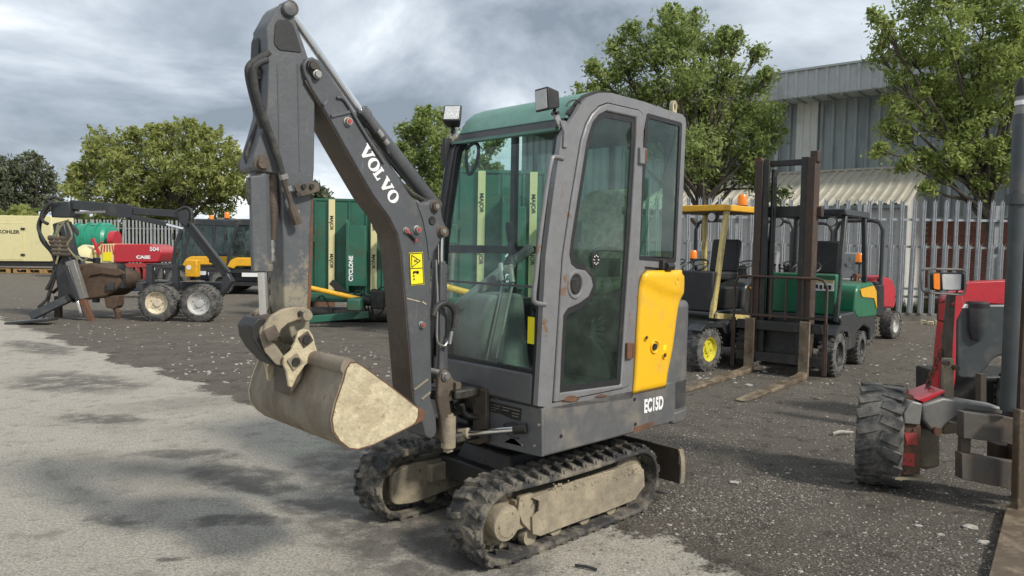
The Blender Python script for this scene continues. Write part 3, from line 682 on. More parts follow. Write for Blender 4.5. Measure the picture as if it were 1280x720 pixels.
# far side frame
f_out = [(x, z) for x, z in S(outer)]
xr = min(x for x, z in f_out)
def far(pts): return pts
mb = MB()
ff = [(x, z) for x, z in prof]; ff = ff + [(xr, prof[-1][1]), (xr, .95), (prof[0][0], .95)]
xp = M.bp(639.5, 230, 1, YF).x
hole1 = [(.335, 1.05), (.315, 1.5), (.285, 1.72), (.235, 1.98), (.16, 2.09), (.05, 2.16), (xp + .014, 2.165), (xp + .014, 1.05)]
hole2 = [(xp - .014, 1.15), (xp - .014, 2.165), (-.70, 2.14), (-.73, 1.15)]
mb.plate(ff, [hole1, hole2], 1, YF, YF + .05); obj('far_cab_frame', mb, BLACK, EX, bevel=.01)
mb = MB().prism(hole1, 1, YF + .02, YF + .025); obj('right_front_window', mb, GLASS_F, EX, smooth=0)
mb = MB().prism(hole2, 1, YF + .02, YF + .025); obj('right_rear_window', mb, GLASS_F, EX, smooth=0)
# front: pillar faces, sill, windscreen
ip = [q for q in prof[:9]]
def xfront(z):
    P = prof[:9]
    for a, b in zip(P, P[1:]):
        if z <= b[1]: return a[0] + (b[0] - a[0]) * (z - a[1]) / (b[1] - a[1])
    return P[-1][0]
zs0 = ZB - .005; zs1 = .855
mb = MB().box((.372, (YS + YF) / 2 - .03, (zs0 + zs1) / 2), (.045, YS - YF - .05, zs1 - zs0)); obj('front_sill', mb, BODYG, EX, bevel=.01)
mb = MB(); mb.tube([(xfront(z) - .030, YS - .024, z) for z in (zs0 + .01, .9, 1.1, 1.3, 1.5, 1.7, 1.85, 1.98)], .019, 14); obj('front_pillar', mb, CABG, EX)
mb = MB(); mb.prism([(x, z) for x, z in prof[:10]] + [(x - .05, z - .01) for x, z in prof[:10][::-1]], 1, YF - .006, YF + .035); obj('far_front_pillar', mb, GREY, EX, bevel=.01)
mb = MB(); mb.prism([(x - .012, z) for x, z in prof[:8]] + [(x - .05, z - .01) for x, z in prof[:8][::-1]], 1, YF + .037, YF + .075)
mb.prism([(x - .014, z) for x, z in prof[:8]] + [(x - .05, z - .01) for x, z in prof[:8][::-1]], 1, YS - .060, YS - .045)
mb.box((.362, (YS + YF) / 2, zs1 + .008), (.03, YS - YF - .14, .018)); obj('windscreen_seal', mb, BLACK, EX)
V = []; F_ = []
zz_ = [zs1 + .01, 1.1, 1.3, 1.5, 1.7, 1.85, 1.95, 2.04, 2.09]
for z in zz_: V += [(xfront(z) - .028, YF + .06, z), (xfront(z) - .028, YS - .055, z)]
for i in range(len(zz_) - 1): F_.append((2 * i, 2 * i + 1, 2 * i + 3, 2 * i + 2))
mb = MB(); mb.faces(V, F_); ws = obj('windscreen', mb, GLASS_F, EX, smooth=60)
p = M.bp(664, 413, 0, xfront(1.07) - .022); mb = MB().box((xfront(p.z) - .022, p.y, p.z), (.003, .045, .13)); obj('yellow_marker', mb, STICKY, ws)
# ledge bars across the windscreen
za = M.bp(630, 312, 1, YF).z; mb = MB(); mb.box((-.22, YF + .06, za), (1.08, .03, .045)); obj('far_window_bar', mb, BLACK, EX)
mb = MB(); mr_ = [M.bp(*q, 0, .22) for q in ((583, 186), (592, 179), (598, 183), (597, 198), (592, 212), (586, 218), (583, 205), (583, 186))]; mb.tube(mr_, .010, 8, sm=3); obj('inside_mirror', mb, BLACK, EX)
mb = MB(); mb.box((.345, (YS + YF) / 2, 1.27), (.012, YS - YF - .14, .012)); obj('windscreen_split', mb, GREY, EX)
# roof: green shell with a dark band above the windscreen
top = prof[5:]
rp = [(x - .004, z + .004) for x, z in prof[6:16]]
mb = MB(); mb.prism([(prof[6][0] + .018, prof[6][1] - .012)] + [(x + .012, z + .010) for x, z in prof[7:15]] + [(x, z - .03) for x, z in prof[7:15][::-1]] + [(prof[6][0] - .02, prof[6][1] - .012)], 1, YF + .005, YS - .045); roof = obj('roof_shell', mb, GRN_ROOF, EX, bevel=.008)
mb = MB(); mb.prism([(prof[5][0] + .018, prof[5][1] - .004), (prof[6][0] + .014, prof[6][1] - .012), (prof[6][0] - .03, prof[6][1] - .012), (prof[5][0] - .02, prof[5][1] - .004)], 1, YF + .01, YS - .06); obj('roof_band', mb, BLACK, roof, bevel=.003)
mb = MB(); mb.prism([(prof[5][0] + .024, prof[5][1] - .018), (prof[5][0] + .026, prof[5][1] - .004), (prof[5][0] - .02, prof[5][1] - .004), (prof[5][0] - .02, prof[5][1] - .018)], 1, YF + .01, YS - .06); obj('roof_lip', mb, GRN_ROOF, roof)
mb = MB(); rs = [(x + .006, z + .012) for x, z in prof[6:14]]; mb.prism(rs + [(x - .02, z - .02) for x, z in rs[::-1]], 1, YS - .062, YS - .038); obj('roof_gutter', mb, BLACK, roof)
mb = MB(); mb.prism([(-.02, prof[10][1] - .04), (-.02, prof[10][1] - .06), (xr + .02, prof[-1][1] - .07), (xr + .02, prof[-1][1] - .05)], 1, YF + .03, YS - .06); obj('headlining', mb, BLACK, roof)
p = M.bp(841, 134, 1, .30); mb = MB().plate(rnd([(p.x - .022, p.z - .09), (p.x + .022, p.z - .09), (p.x + .022, p.z + .02), (p.x, p.z + .045), (p.x - .022, p.z + .02)], .015), [[(p.x + .010 * math.cos(t), p.z + .022 * math.sin(t)) for t in [i * .785 for i in range(8)]]], 1, .29, .315); obj('lifting_eye', mb, CREAM, roof)
# rear wall of the cab
zr = prof[-1][1]
mb = MB(); mb.box((xr + .022, (YF + YS - .06) / 2, 1.20), (.045, YS - .06 - YF, .44)); mb.box((xr + .022, (YF + YS - .06) / 2, zr - .045), (.044, YS - .06 - YF, .09))
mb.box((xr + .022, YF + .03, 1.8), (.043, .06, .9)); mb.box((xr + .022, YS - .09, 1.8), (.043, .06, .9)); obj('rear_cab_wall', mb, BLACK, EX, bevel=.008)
mb = MB().prism(S([(789, 322), (850, 330), (852, 380), (834, 492), (788, 492)]), 1, .435, .472); obj('rear_side_panel', mb, BODYG, EX, bevel=.006)
mb = MB().box((xr + .02, (YF + YS) / 2 - .03, (1.42 + zr - .09) / 2), (.004, YS - YF - .17, zr - 1.50)); obj('rear_window', mb, GLASS_F, EX, smooth=0)
mb = MB().box((xr + .03, -.02, 1.8), (.025, .025, .70)); obj('rear_window_post', mb, BLACK, EX)
# grab rail
mb = MB(); gr = [(703.5, 198.5), (698, 197), (694, 204), (688, 240), (680, 300), (675.5, 345), (673, 370), (675, 378), (682, 380.5)]
mb.tube([M.bp(a, b, 1, YS + .0) + Vector((.0 if i in (0, len(gr) - 1) else .03, 0, 0)) for i, (a, b) in enumerate(gr)], .0115, 10, sm=4); obj('grab_rail', mb, CABG, EX)
# work lamps
def work_lamp(c, yaw, pitch, label, foot):
    rot = Matrix.Rotation(R(yaw), 3, 'Z') @ Matrix.Rotation(R(pitch), 3, 'Y')
    c = Vector(c); mb = MB()
    f = [Vector((.05, y * .052, z * .055)) for y, z in ((-1, -1), (1, -1), (1, 1), (-1, 1))]; b = [Vector((-.035, y * .034, z * .038)) for y, z in ((-1, -1), (1, -1), (1, 1), (-1, 1))]
    mb.faces([c + rot @ v for v in f + b], [(0, 1, 2, 3), (7, 6, 5, 4), (0, 4, 5, 1), (1, 5, 6, 2), (2, 6, 7, 3), (3, 7, 4, 0)])
    o = obj('work_lamp', mb, BLACK, EX, bevel=.008, seg=3)
    mb = MB(); mb.faces([c + rot @ Vector((.0525, y * .042, z * .044)) for y, z in ((-1, -1), (1, -1), (1, 1), (-1, 1))] + [c + rot @ Vector((.046, y * .042, z * .044)) for y, z in ((-1, -1), (1, -1), (1, 1), (-1, 1))], [(0, 1, 2, 3), (0, 4, 5, 1), (1, 5, 6, 2), (2, 6, 7, 3), (3, 7, 4, 0), (7, 6, 5, 4)]); obj('lamp_lens', mb, LENS, o)
    mb = MB(); d = Vector(foot); mb.bar(c + rot @ Vector((-.02, 0, -.05)), c.lerp(d, .45), .022, .03); obj('lamp_stem', mb, BLACK, o, bevel=.004)
    mb = MB(); mb.bar(c.lerp(d, .40), d, .006, .034, up=(1, 0, 0)); obj('lamp_bracket', mb, STEEL, o)
    mb = MB(); a = c.lerp(d, .5); mb.cyl(a + Vector((0, -.02, 0)), a + Vector((0, .02, 0)), .009, n=8); mb.cyl(d + Vector((0, -.02, .01)), d + Vector((0, .02, .01)), .009, n=8); obj('bolt', mb, BLACK, o)
    return o
c1 = M.bp(687, 125, 1, .44); f1 = M.bp(701, 158, 1, .45); work_lamp(c1, -8, 5, '', f1)
c2 = M.bp(567, 148, 1, YF - .0); f2 = M.bp(564, 183, 1, YF - .01); work_lamp(c2, 38, -28, '', f2)
mb = MB(); mb.prism(S([(699, 151), (706, 151), (712, 163), (714, 168), (710, 172), (708, 185), (703, 184), (704, 165)], .49), 1, .488, .497); obj('lamp_mount', mb, CABG, EX, bevel=.002)
mb = MB(); mb.tube([M.bp(*q, 1, .47) for q in ((708, 133), (712, 127), (720, 125), (726, 130), (727, 142))], .004, 6, sm=4); obj('lamp_cable', mb, HOSE, EX)
mb = MB(); q = M.bp(557, 190, 1, YF); mb.box((xfront(q.z) - .01, YF - .012, q.z), (.05, .03, .16)); mb.box((xfront(q.z) - .0, YF - .03, q.z + .0), (.02, .03, .10)); obj('far_lamp_mount', mb, BLACK, EX, bevel=.005)

# ---- cab interior
SEAT = mat('mottled_seat_cover', (.30, .28, .18), .9, 0, (.72, .68, .52), .6, 22, .3, 60, dirt2=(.05, .045, .03))
INTER = mat('grey_interior_plastic', (.24, .24, .235), .6, 0, (.30, .30, .25), .4, 8, .1, 60)
INTD = mat('dark_interior_panel', (.045, .05, .047), .7, 0, (.12, .12, .10), .4, 8, .1, 60)
mb = MB().box((-.2, .08, ZB + .01), (1.10, .74, .02)); obj('cab_floor', mb, INTD, EX)
mb = MB(); mb.box((-.52, .08, .95), (.46, .70, .44)); st_base = obj('seat_box', mb, INTD, EX, bevel=.02)
mb = MB(); mb.box((-.34, .12, 1.14), (.46, .44, .10)); obj('seat_cushion', mb, BLACK, st_base, bevel=.03, seg=3)
mb = MB().prism(rnd([(-.10, 0), (-.20, .18), (-.225, .50), (-.16, .62), (.16, .62), (.225, .50), (.20, .18), (.10, 0)], .06), 0, -.05, .05)
for v in mb.bm.verts: v.co = Vector((v.co.x - .50 - v.co.z * .16, v.co.y + .10, v.co.z + 1.19))
obj('seat_back', mb, SEAT, st_base, bevel=.03, seg=3)
mb = MB(); b = [(-.12, .36, 1.18), (-.10, .36, 1.40), (-.2, .36, 1.46), (-.45, .36, 1.44)]; mb.tube(b, .014, 8, sm=4); mb.box((-.15, .34, 1.36), (.35, .10, .10)); obj('armrest_console', mb, INTD, EX, bevel=.02)
for y, x in ((.34, -.02), (-.12, .02)):
    mb = MB(); mb.cyl((x, y, 1.36), (x, y, 1.41), .045, .018, 12); mb.tube([(x, y, 1.40), (x + .01, y, 1.47), (x, y - .004, 1.52)], .010, 8); mb.lathe([(0, 0), (.018, .05), (.022, .4), (.027, .75), (.02, 1), (0, 1.02)], (x, y, 1.49), (x + .01, y, 1.60), 12); obj('joystick', mb, BLACK, EX)
for a, b in (((609, 450), (629, 352)), ((621, 448), (641, 354))):
    mb = MB(); mb.tube([M.bp(*a, 0, .25), M.bp(*b, 0, .12)], .0085, 8); mb.tube([M.bp(*b, 0, .12), M.bp(b[0] - 3, b[1] - 22, 0, .09)], .016, 10); obj('travel_lever', mb, STEEL, EX)
mb = MB().prism(rnd([(.27, .74), (.30, 1.02), (.20, 1.20), (-.05, 1.20), (-.12, .74)], .04), 1, YF + .07, YF + .30); obj('interior_console', mb, INTER, EX, bevel=.02, seg=3)
mb = MB(); mb.bar((.28, YF + .10, 1.12), (-.30, YF + .10, 1.46), .05, .05); obj('interior_rail', mb, INTER, EX, bevel=.01)
mb = MB()
for k in range(7):
    t = R(-50 + k * 17); c = Vector((-.16, .30, 1.02)); mb.bar(c + Vector((-math.cos(t) * .05, 0, math.sin(t) * .05)), c + Vector((-math.cos(t) * .23, .02, math.sin(t) * .23)), .03, .014)
obj('seat_bellows', mb, INTER, EX, bevel=.004)
mb = MB(); mb.box((.05, .10, ZB + .05), (.22, .10, .02), Matrix.Rotation(R(-18), 3, 'Y')); mb.box((.12, .3, ZB + .04), (.18, .10, .02), Matrix.Rotation(R(-18), 3, 'Y')); obj('foot_pedal', mb, INTD, EX, bevel=.005)
pr = M.bp(744, 325, 1, YS + .001); mb = MB().lathe([(0, 0), (.03, 0), (.034, 1), (0, 1.02)], (pr.x, YS - .004, pr.z), (pr.x, YS + .006, pr.z), 24)
for v in mb.bm.verts: v.co.z = pr.z + (v.co.z - pr.z) * 1.15
obj('door_vent', mb, BLACK, door)
mb = MB()
for i in range(8):
    t = i * .785; mb.sphere((pr.x + .018 * math.cos(t), YS + .007, pr.z + .022 * math.sin(t)), .0045, seg=6)
obj('vent_holes', mb, STEEL, door)

# ---- frame front details: swing cylinder opening, data plate, bolts
def F0(pts, x): return M.o2(pts, 0, x)
mb = MB().plate(F0([(678.5, 511), (678.5, 571), (667, 569), (623, 558), (604, 552), (604, 495)], .372), [rnd(F0([(630, 530), (645, 527), (650, 532), (650, 549), (640, 547), (630, 541)], .372), .01)], 0, .360, .378); fp = obj('front_frame_plate', mb, BODYG, EX, bevel=.004)
mb = MB(); q = M.bp(640, 538, 0, .34); mb.box((.345, q.y, q.z), (.02, .12, .12)); obj('cylinder_recess', mb, DARK, EX)
mb = MB().prism(F0([(606, 500), (652, 511), (650.5, 526), (641, 524), (628, 518), (609, 512)], .3795), 0, .3785, .382); dp = obj('data_plate', mb, BLACK, EX)
for i, (a, b, w_) in enumerate((((613, 505), (625, 508), 1), ((628, 508.5), (650, 514), 1), ((613, 508.5), (623, 511), 1), ((628, 512), (636, 514), 1), ((613, 511.5), (620, 513), 1), ((640, 516), (649, 518), 1), ((640, 519.5), (648, 521.3), 1))):
    mb = MB(); mb.bar(M.bp(*a, 0, .3835), M.bp(*b, 0, .3835), .0012, .004); obj('plate_print', mb, STEEL, dp)
for px, py in ((674, 531), (669, 557), (654, 556), (612, 541)):
    p = M.bp(px, py, 0, .379); mb = MB().cyl((.376, p.y, p.z), (.386, p.y, p.z), .0075, n=8); obj('bolt', mb, STEEL, EX)
for px, py in ((793, 499), (794, 530), (838, 528), (701, 545)):
    p = M.bp(px, py, 1, YS); mb = MB().cyl((p.x, YS - .003, p.z), (p.x, YS + .005, p.z), .009, n=10); obj('bolt', mb, DARK, EX)
p0 = S([(799, 536), (813, 533), (811, 543), (797, 546)], YS); mb = MB()
a, b, c, d = S([(790, 543), (818, 533), (816, 526.5), (792, 535)], YS); mb.prism([S([(791, 541), (817, 533), (817, 526.5), (793, 534)], YS)[i] for i in range(4)], 1, YS + .0, YS + .004); obj('rusty_name_plate', mb, RUST, EX)
# EC15D lettering
A = M.bp(804.5, 509, 1, YS + .002); B = M.bp(829, 503.5, 1, YS + .002); T_ = M.bp(817, 498, 1, YS + .002); Bm = M.bp(816, 515, 1, YS + .002)
o = text('model_lettering', 'EC15D', .10, WHITE, EX, ((A + B) / 2).to_tuple(), (B - A), (T_ - Bm), .62, off=.004); o.location.y = YS + .003
# swing post, bracket and rod
mb = MB(); sw = [(553, 463), (557, 461), (563, 467), (567, 475), (577, 478.6), (576, 486), (563, 489), (561, 496), (565, 523), (567, 554), (553, 554), (551, 523), (546.6, 500), (548.5, 473)]
pp = M.o2(sw, 1, .11)
mb.prism(pp, 1, .085, .115); mb.prism(pp, 1, -.115, -.085); sx = sum(x for x, z in pp) / len(pp)
mb.box((sx - .02, 0, .56), (.07, .17, .10)); mb.box((sx - .02, 0, .72), (.05, .17, .05)); swp = obj('swing_post', mb, BROWN, EX, bevel=.008)
mb = MB(); q = M.bp(560.5, 540, 1, .10); mb.cyl((q.x, .10, q.z - .075), (q.x, .10, q.z + .075), .036, n=20); mb.cyl((q.x, .10, q.z - .095), (q.x, .10, q.z + .09), .024, n=16); mb.sphere((q.x, .10, q.z - .10), .008); obj('swing_pivot', mb, MUDM, swp)
mb = MB(); q = M.bp(557, 470, 1, .12); mb.cyl((q.x, -.13, q.z), (q.x, .125, q.z), .024, n=18); mb.cyl((q.x, .12, q.z), (q.x, .135, q.z), .016, n=6); obj('pivot_pin', mb, STEEL, swp)
q = M.bp(572, 482, 1, .13); mb = MB().box((q.x, .125, q.z), (.03, .025, .035)); obj('bolt_block', mb, BROWN, swp, bevel=.003)
mb = MB(); mb.box((.47, -.02, .50), (.20, .20, .05)); obj('lower_boom_bracket', mb, DARK, EX, bevel=.012); mb = MB(); mb.box((.47, -.02, .72), (.20, .20, .05)); obj('upper_boom_bracket', mb, DARK, EX, bevel=.012)
mb = MB().plate(F0([(563, 476), (590, 483), (608, 488), (608, 553), (598, 556), (563, 548)], .41), [rnd(F0([(573, 497), (588, 500), (591, 505), (591, 534), (573, 530)], .41), .015)], 0, .385, .412); mb.box((.35, -.05, .60), (.05, .45, .22)); obj('front_casting', mb, BROWN, EX, bevel=.006)
q = M.bp(583, 528, 0, .40); mb = MB(); mb.cyl((.39, q.y - .05, q.z), (.39, q.y + .03, q.z), .03, n=12); obj('hose_stub', mb, DARK, EX)
a = M.bp(573, 542.5, 0, .50); b = M.bp(647, 536.5, 0, .40); mb = MB().cyl(a, b, .017, n=18); obj('swing_cylinder_rod', mb, CHROME, EX)
mb = MB().cyl(a + Vector((.0, .01, 0)), a.lerp(b, .18), .028, n=18); obj('swing_cylinder_eye', mb, MUDM, EX)
mb = MB().cyl(a.lerp(b, .95), a.lerp(b, 1.15), .024, n=18); obj('swing_cylinder', mb, DARK, EX)
mb = MB(); rg = random.Random(9)
for k in range(6):
    y0 = -.1 + k * .03; mb.tube([(.50, y0, .66), (.46, y0 + rg.uniform(-.02, .03), .60), (.38, y0 + .02, .585 + rg.uniform(-.03, .03)), (.33, y0, .60)], .012, 8, sm=3)
obj('hose_bundle', mb, HOSE, EX)

# ---- boom
BY = .085
bo = [(379, 80), (383, 73), (391, 71), (401, 76), (410, 90), (427, 115), (442, 138), (460, 168), (480, 198), (497, 220), (510, 240), (517, 248.5), (527, 254), (533, 252.5), (541, 249), (548, 251), (551, 258), (553, 272), (558, 284), (557, 292), (550, 303), (543, 315), (539, 330), (538, 377), (539, 442), (540, 488), (538, 496), (545, 519), (546, 539), (543.5, 546), (538, 549), (532, 545), (526, 521), (518, 502), (516, 478.6), (512, 427), (507, 367), (502, 315), (497.5, 293), (487, 272), (467, 245), (445, 207), (428, 177), (417, 157), (403, 132), (390, 112), (381, 93)]
bpl = M.o2(bo, 1, BY)
mb = MB().prism(bpl, 1, -BY, BY)
boom = obj('boom', mb, GREY, EX, bevel=.006)
# oil and dirt under the boom: a skin plate between the side webs
und = M.o2([(383, 100), (390, 112), (403, 132), (417, 157), (428, 177), (445, 207), (467, 245), (487, 272), (497.5, 293), (502, 315), (507, 367), (512, 427), (516, 478.6), (518, 502)], 1, BY)
n_in = []
for i, p in enumerate(und):
    a = Vector(und[max(i - 1, 0)]); b = Vector(und[min(i + 1, len(und) - 1)]); d = (b - a).normalized(); n_in.append(Vector((-d.y, d.x)))
if n_in[5].x < 0: n_in = [-q for q in n_in]
loop = [tuple(Vector(p) + q * .004) for p, q in zip(und, n_in)] + [tuple(Vector(p) - q * .006) for p, q in zip(und[::-1], n_in[::-1])]
mb = MB().prism(loop, 1, -BY + .006, BY - .008); obj('boom_underside', mb, BROWN, boom)
ear = M.o2([(520, 252), (527, 256), (533, 255), (541, 251), (547, 253.5), (550, 261), (551, 273), (556, 285), (555, 291), (548, 302), (541, 314), (536, 326), (533, 300), (528, 275)], 1, BY)
mb = MB().prism(ear, 1, BY - .001, BY + .006); mb.prism(ear, 1, -BY - .006, -BY + .001); obj('boom_ear', mb, ARMG, boom, bevel=.003)
def bolt(px, py, r, h, m, parent, y=BY + .0, name='pin', r2=None, cap=None):
    p = M.bp(px, py, 1, y); mb = MB().lathe([(0, 0), (r * 1.25, 0), (r * 1.25, .3), (r, .35), (r * .95, 1), (0, 1)], (p.x, y - .002, p.z), (p.x, y + h, p.z), 16)
    o = obj(name, mb, m, parent)
    if cap: obj('pin_cap', MB().cyl((p.x, y + h, p.z), (p.x, y + h + .004, p.z), r * .55, n=10), cap, o)
    return o
bolt(543, 258, .022, .022, BROWN, boom, BY + .006, cap=STEEL); bolt(551.5, 289, .022, .022, BROWN, boom, BY + .006, cap=STEEL); bolt(540, 276, .018, .006, DARK, boom, BY + .006)
bolt(434.5, 152, .016, .018, STEEL, boom, cap=RED); bolt(521, 287, .016, .018, STEEL, boom, cap=RED); bolt(527, 406, .014, .016, STEEL, boom, cap=RED); bolt(507, 288, .012, .014, STEEL, boom, cap=RED)
a = M.bp(509, 290, 1, BY); b = M.bp(518, 300, 1, BY); mb = MB().bar(a + Vector((0, .006, 0)), b + Vector((0, .006, 0)), .016, .012); o = obj('valve_bar', mb, BLACK, boom, bevel=.003)
bolt(509.5, 291, .006, .016, RED, boom, name='bolt'); bolt(518, 300, .006, .016, RED, boom, name='bolt')
# apex clamp at the boom / arm joint
j = M.o2([(383, 77), (390, 74), (396, 79), (402, 92), (401, 98), (395, 100), (388, 92)], 1, BY + .004)
mb = MB().prism(rnd(j, .012), 1, BY - .002, BY + .014); obj('joint_plate', mb, DARK, boom, bevel=.004)
bolt(391, 82, .018, .012, DARK, boom, BY + .014); bolt(396.5, 93, .015, .014, STEEL, boom, BY + .014, name='bolt')
mb = MB(); mb.tube([M.bp(*q, 1, BY + .006) for q in ((421, 122), (428, 123), (434, 130), (447, 152), (459, 172), (480, 204))], .006, 8, sm=3); obj('grease_pipe', mb, GREY, boom)
mb = MB(); mb.bar(M.bp(414, 145, 1, BY + .004), M.bp(437, 139.5, 1, BY + .004), .010, .012); mb.bar(M.bp(404, 131, 1, BY + .004), M.bp(408, 125, 1, BY + .004), .010, .012); mb.bar(M.bp(518, 487, 1, BY + .002), M.bp(535, 474, 1, BY + .002), .006, .008); mb.bar(M.bp(527, 499, 1, BY + .002), M.bp(538, 490, 1, BY + .002), .006, .008); obj('weld_seam', mb, ARMG, boom, kind='stuff')
# a pale scrape across the boom under the sticker
mb = MB(); mb.bar(M.bp(509, 373, 1, BY + .0015), M.bp(525, 377, 1, BY + .0015), .001, .004); mb.bar(M.bp(528, 377, 1, BY + .0015), M.bp(533, 380.5, 1, BY + .0015), .001, .005); obj('paint_scrape', mb, CREAM, boom)
# sticker
sq = M.o2([(511, 316), (528, 315), (530, 355.5), (513, 357)], 1, BY)
mb = MB().prism(sq, 1, BY + .0005, BY + .0025); sk = obj('crush_warning_sticker', mb, STICKY, boom)
def ink_line(a, b, w, y=BY + .0035): return MB().bar(M.bp(*a, 1, y), M.bp(*b, 1, y), .001, w)
mb = MB()
for a, b in (((514.5, 319), (514.8, 334)), ((514.8, 334), (525.5, 326)), ((525.5, 326), (514.5, 319)), ((513, 335.6), (529, 335)), ((518, 328), (521, 324)), ((517.5, 325), (523, 328)), ((512, 317.2), (527.8, 316.2)), ((527.8, 316.2), (529.6, 354.4)), ((529.6, 354.4), (513.5, 356)), ((513.5, 356), (512, 317.2))):
    mb.bar(M.bp(*a, 1, BY + .0035), M.bp(*b, 1, BY + .0035), .001, .0035)
for (cx_, cy_, rx, rz) in ((520, 340, .016, .005), (522, 340.5, .008, .008), (517.3, 345, .004, .005), (517.6, 349, .004, .005), (517, 341, .004, .008)):
    p = M.bp(cx_, cy_, 1, BY + .003); mb.cyl((p.x, p.y - .0005, p.z), (p.x, p.y + .001, p.z), .005, n=10)
    k = len(mb.bm.verts); mb.bm.verts.ensure_lookup_table()
    for v in list(mb.bm.verts)[-22:]: v.co.x = p.x + (v.co.x - p.x) * rx / .005; v.co.z = p.z + (v.co.z - p.z) * rz / .005
obj('sticker_print', mb, INK, sk)
# lettering VOLVO along the boom
def serif_letter(ch):
    if ch == 'V': return [(0, 1), (.44, 1), (.44, .90), (.36, .88), (.55, .36), (.72, .88), (.62, .90), (.62, 1), (1.0, 1), (1.0, .90), (.92, .87), (.60, 0), (.42, 0), (.09, .88), (0, .90)], []
    if ch == 'L': return [(0, 1), (.48, 1), (.48, .89), (.38, .87), (.38, .13), (.62, .13), (.70, .36), (.80, .36), (.78, 0), (0, 0), (0, .11), (.10, .13), (.10, .87), (0, .89)], []
    o_ = [(.5 + .50 * math.cos(t), .5 + .52 * math.sin(t)) for t in [i * 2 * math.pi / 28 for i in range(28)]]
    i_ = [(.5 + .22 * math.cos(t), .5 + .38 * math.sin(t)) for t in [i * 2 * math.pi / 20 for i in range(20)]]
    return o_, [i_]
a0 = Vector(M.o2([(447.5, 187.5)], 1, BY)[0]); a1 = Vector(M.o2([(490, 257)], 1, BY)[0])   # baseline start and end
up_ = Vector(M.o2([(454.5, 178.5)], 1, BY)[0]) - a0
u = (a1 - a0); L = u.length; u.normalize(); vdir = Vector((-u.y, u.x)); vdir = vdir if vdir.dot(up_) > 0 else -vdir
H_ = abs(up_.dot(vdir)); H_ = .058
widths = [.066, .060, .050, .066, .060]; gap = (L - sum(widths)) / 4
mb = MB(); pos = 0
for ch, w_ in zip('VOLVO', widths):
    o_, hs = serif_letter(ch); f = lambda P: [tuple(a0 + u * (pos + x * w_) + vdir * (y * H_)) for x, y in P]
    mb.plate(f(o_), [f(h) for h in hs], 1, BY + .0005, BY + .0022); pos += w_ + gap
obj('brand_lettering', mb, WHITE, boom)

# ---- arm
AY = .062
ao = [(355, 4), (358, 2.5), (362, 4), (366, 8), (369, 16), (369, 24), (371, 31), (378, 50), (384, 68), (392, 90), (394, 128), (393, 210), (391, 240), (390, 307), (388, 373), (387, 387), (388, 424), (381, 433), (372, 434), (364, 420), (355, 385), (354, 300), (352, 247), (350, 225), (348, 217), (320, 214), (316, 210), (316, 198), (324, 173), (332, 145), (334, 120), (335, 80), (334, 57), (333, 34), (338, 25), (345, 12), (350, 6)]
mb = MB().prism(M.o2(ao, 1, AY), 1, -AY, AY); arm = obj('arm', mb, ARMG, EX, bevel=.006)
mb = MB().prism(rnd(M.o2([(343.5, 30), (348, 24), (361, 26), (366, 31), (373, 52), (377, 66), (349, 63), (342, 55)], 1, AY), .01), 1, AY - .001, AY + .004); obj('arm_inset', mb, BLACK, arm, bevel=.003)
ap = M.o2([(345, 12), (350, 5), (358, 2), (364, 5), (368, 13), (369, 24), (370.5, 32), (377, 51), (383, 66), (386, 72), (380, 70), (374, 55), (368, 34), (362, 26.5), (348, 23.5), (343, 29), (341, 40), (341.5, 55), (349, 64), (378, 68), (384, 76), (372, 71), (345, 67), (337, 62), (336, 45), (337, 30)], 1, AY)
p = M.bp(360, 12, 1, AY); mb = MB().lathe([(0, 0), (.030, 0), (.030, .6), (.026, .9), (.018, 1), (0, 1)], (p.x, AY, p.z), (p.x, AY + .022, p.z), 24); obj('pin', mb, ARMG, arm)
mb = MB(); fr2 = M.o2([(345, 14), (334, 30), (328, 48), (327, 70), (327.5, 120), (331, 145), (335, 145), (336, 80), (335, 50), (338, 28)], 1, AY - .03); mb.prism(fr2, 1, -AY - .01, -.0); obj('arm_front_web', mb, DARK, arm, bevel=.004)
mb = MB()
for x_ in (349, 374):
    mb.bar(M.bp(x_ - 2, 80, 1, AY + .001), M.bp(x_ + 1, 215, 1, AY + .001), .002, .006)
obj('weld_seam', mb, GREY, arm, kind='stuff')
p = M.bp(327, 204, 1, AY); mb = MB(); mb.cyl((p.x, -AY - .02, p.z), (p.x, AY + .004, p.z), .034, n=22); mb.cyl((p.x, AY, p.z), (p.x, AY + .02, p.z), .022, n=16); obj('pin', mb, BROWN, arm)
mb = MB().prism(M.o2([(362, 233), (372, 230), (388, 228), (393, 231), (394, 239), (386, 242), (372, 246), (366, 242)], 1, AY), 1, AY + .03, AY + .040); mb.box((M.bp(385, 236, 1, AY).x, AY + .015, M.bp(385, 236, 1, AY).z), (.03, .03, .04)); br = obj('hose_bracket', mb, BROWN, arm, bevel=.002)
for a, b in ((372, 243), (379, 233), (389, 233)):
    q = M.bp(a, b, 1, AY + .04); mb = MB().cyl((q.x, q.y, q.z), (q.x, q.y + .010, q.z), .010, n=8); obj('bolt', mb, DARK, br)
# rusty, clay-worn front edge strips on the arm
mb = MB(); mb.prism(M.o2([(391.5, 245), (390.5, 307), (388.5, 373), (387, 387), (384, 387), (385.5, 340), (387, 320), (386, 300), (388.5, 270), (389, 245)], 1, AY), 1, AY - .0, AY + .0018); obj('rust_edge', mb, RUST, arm)

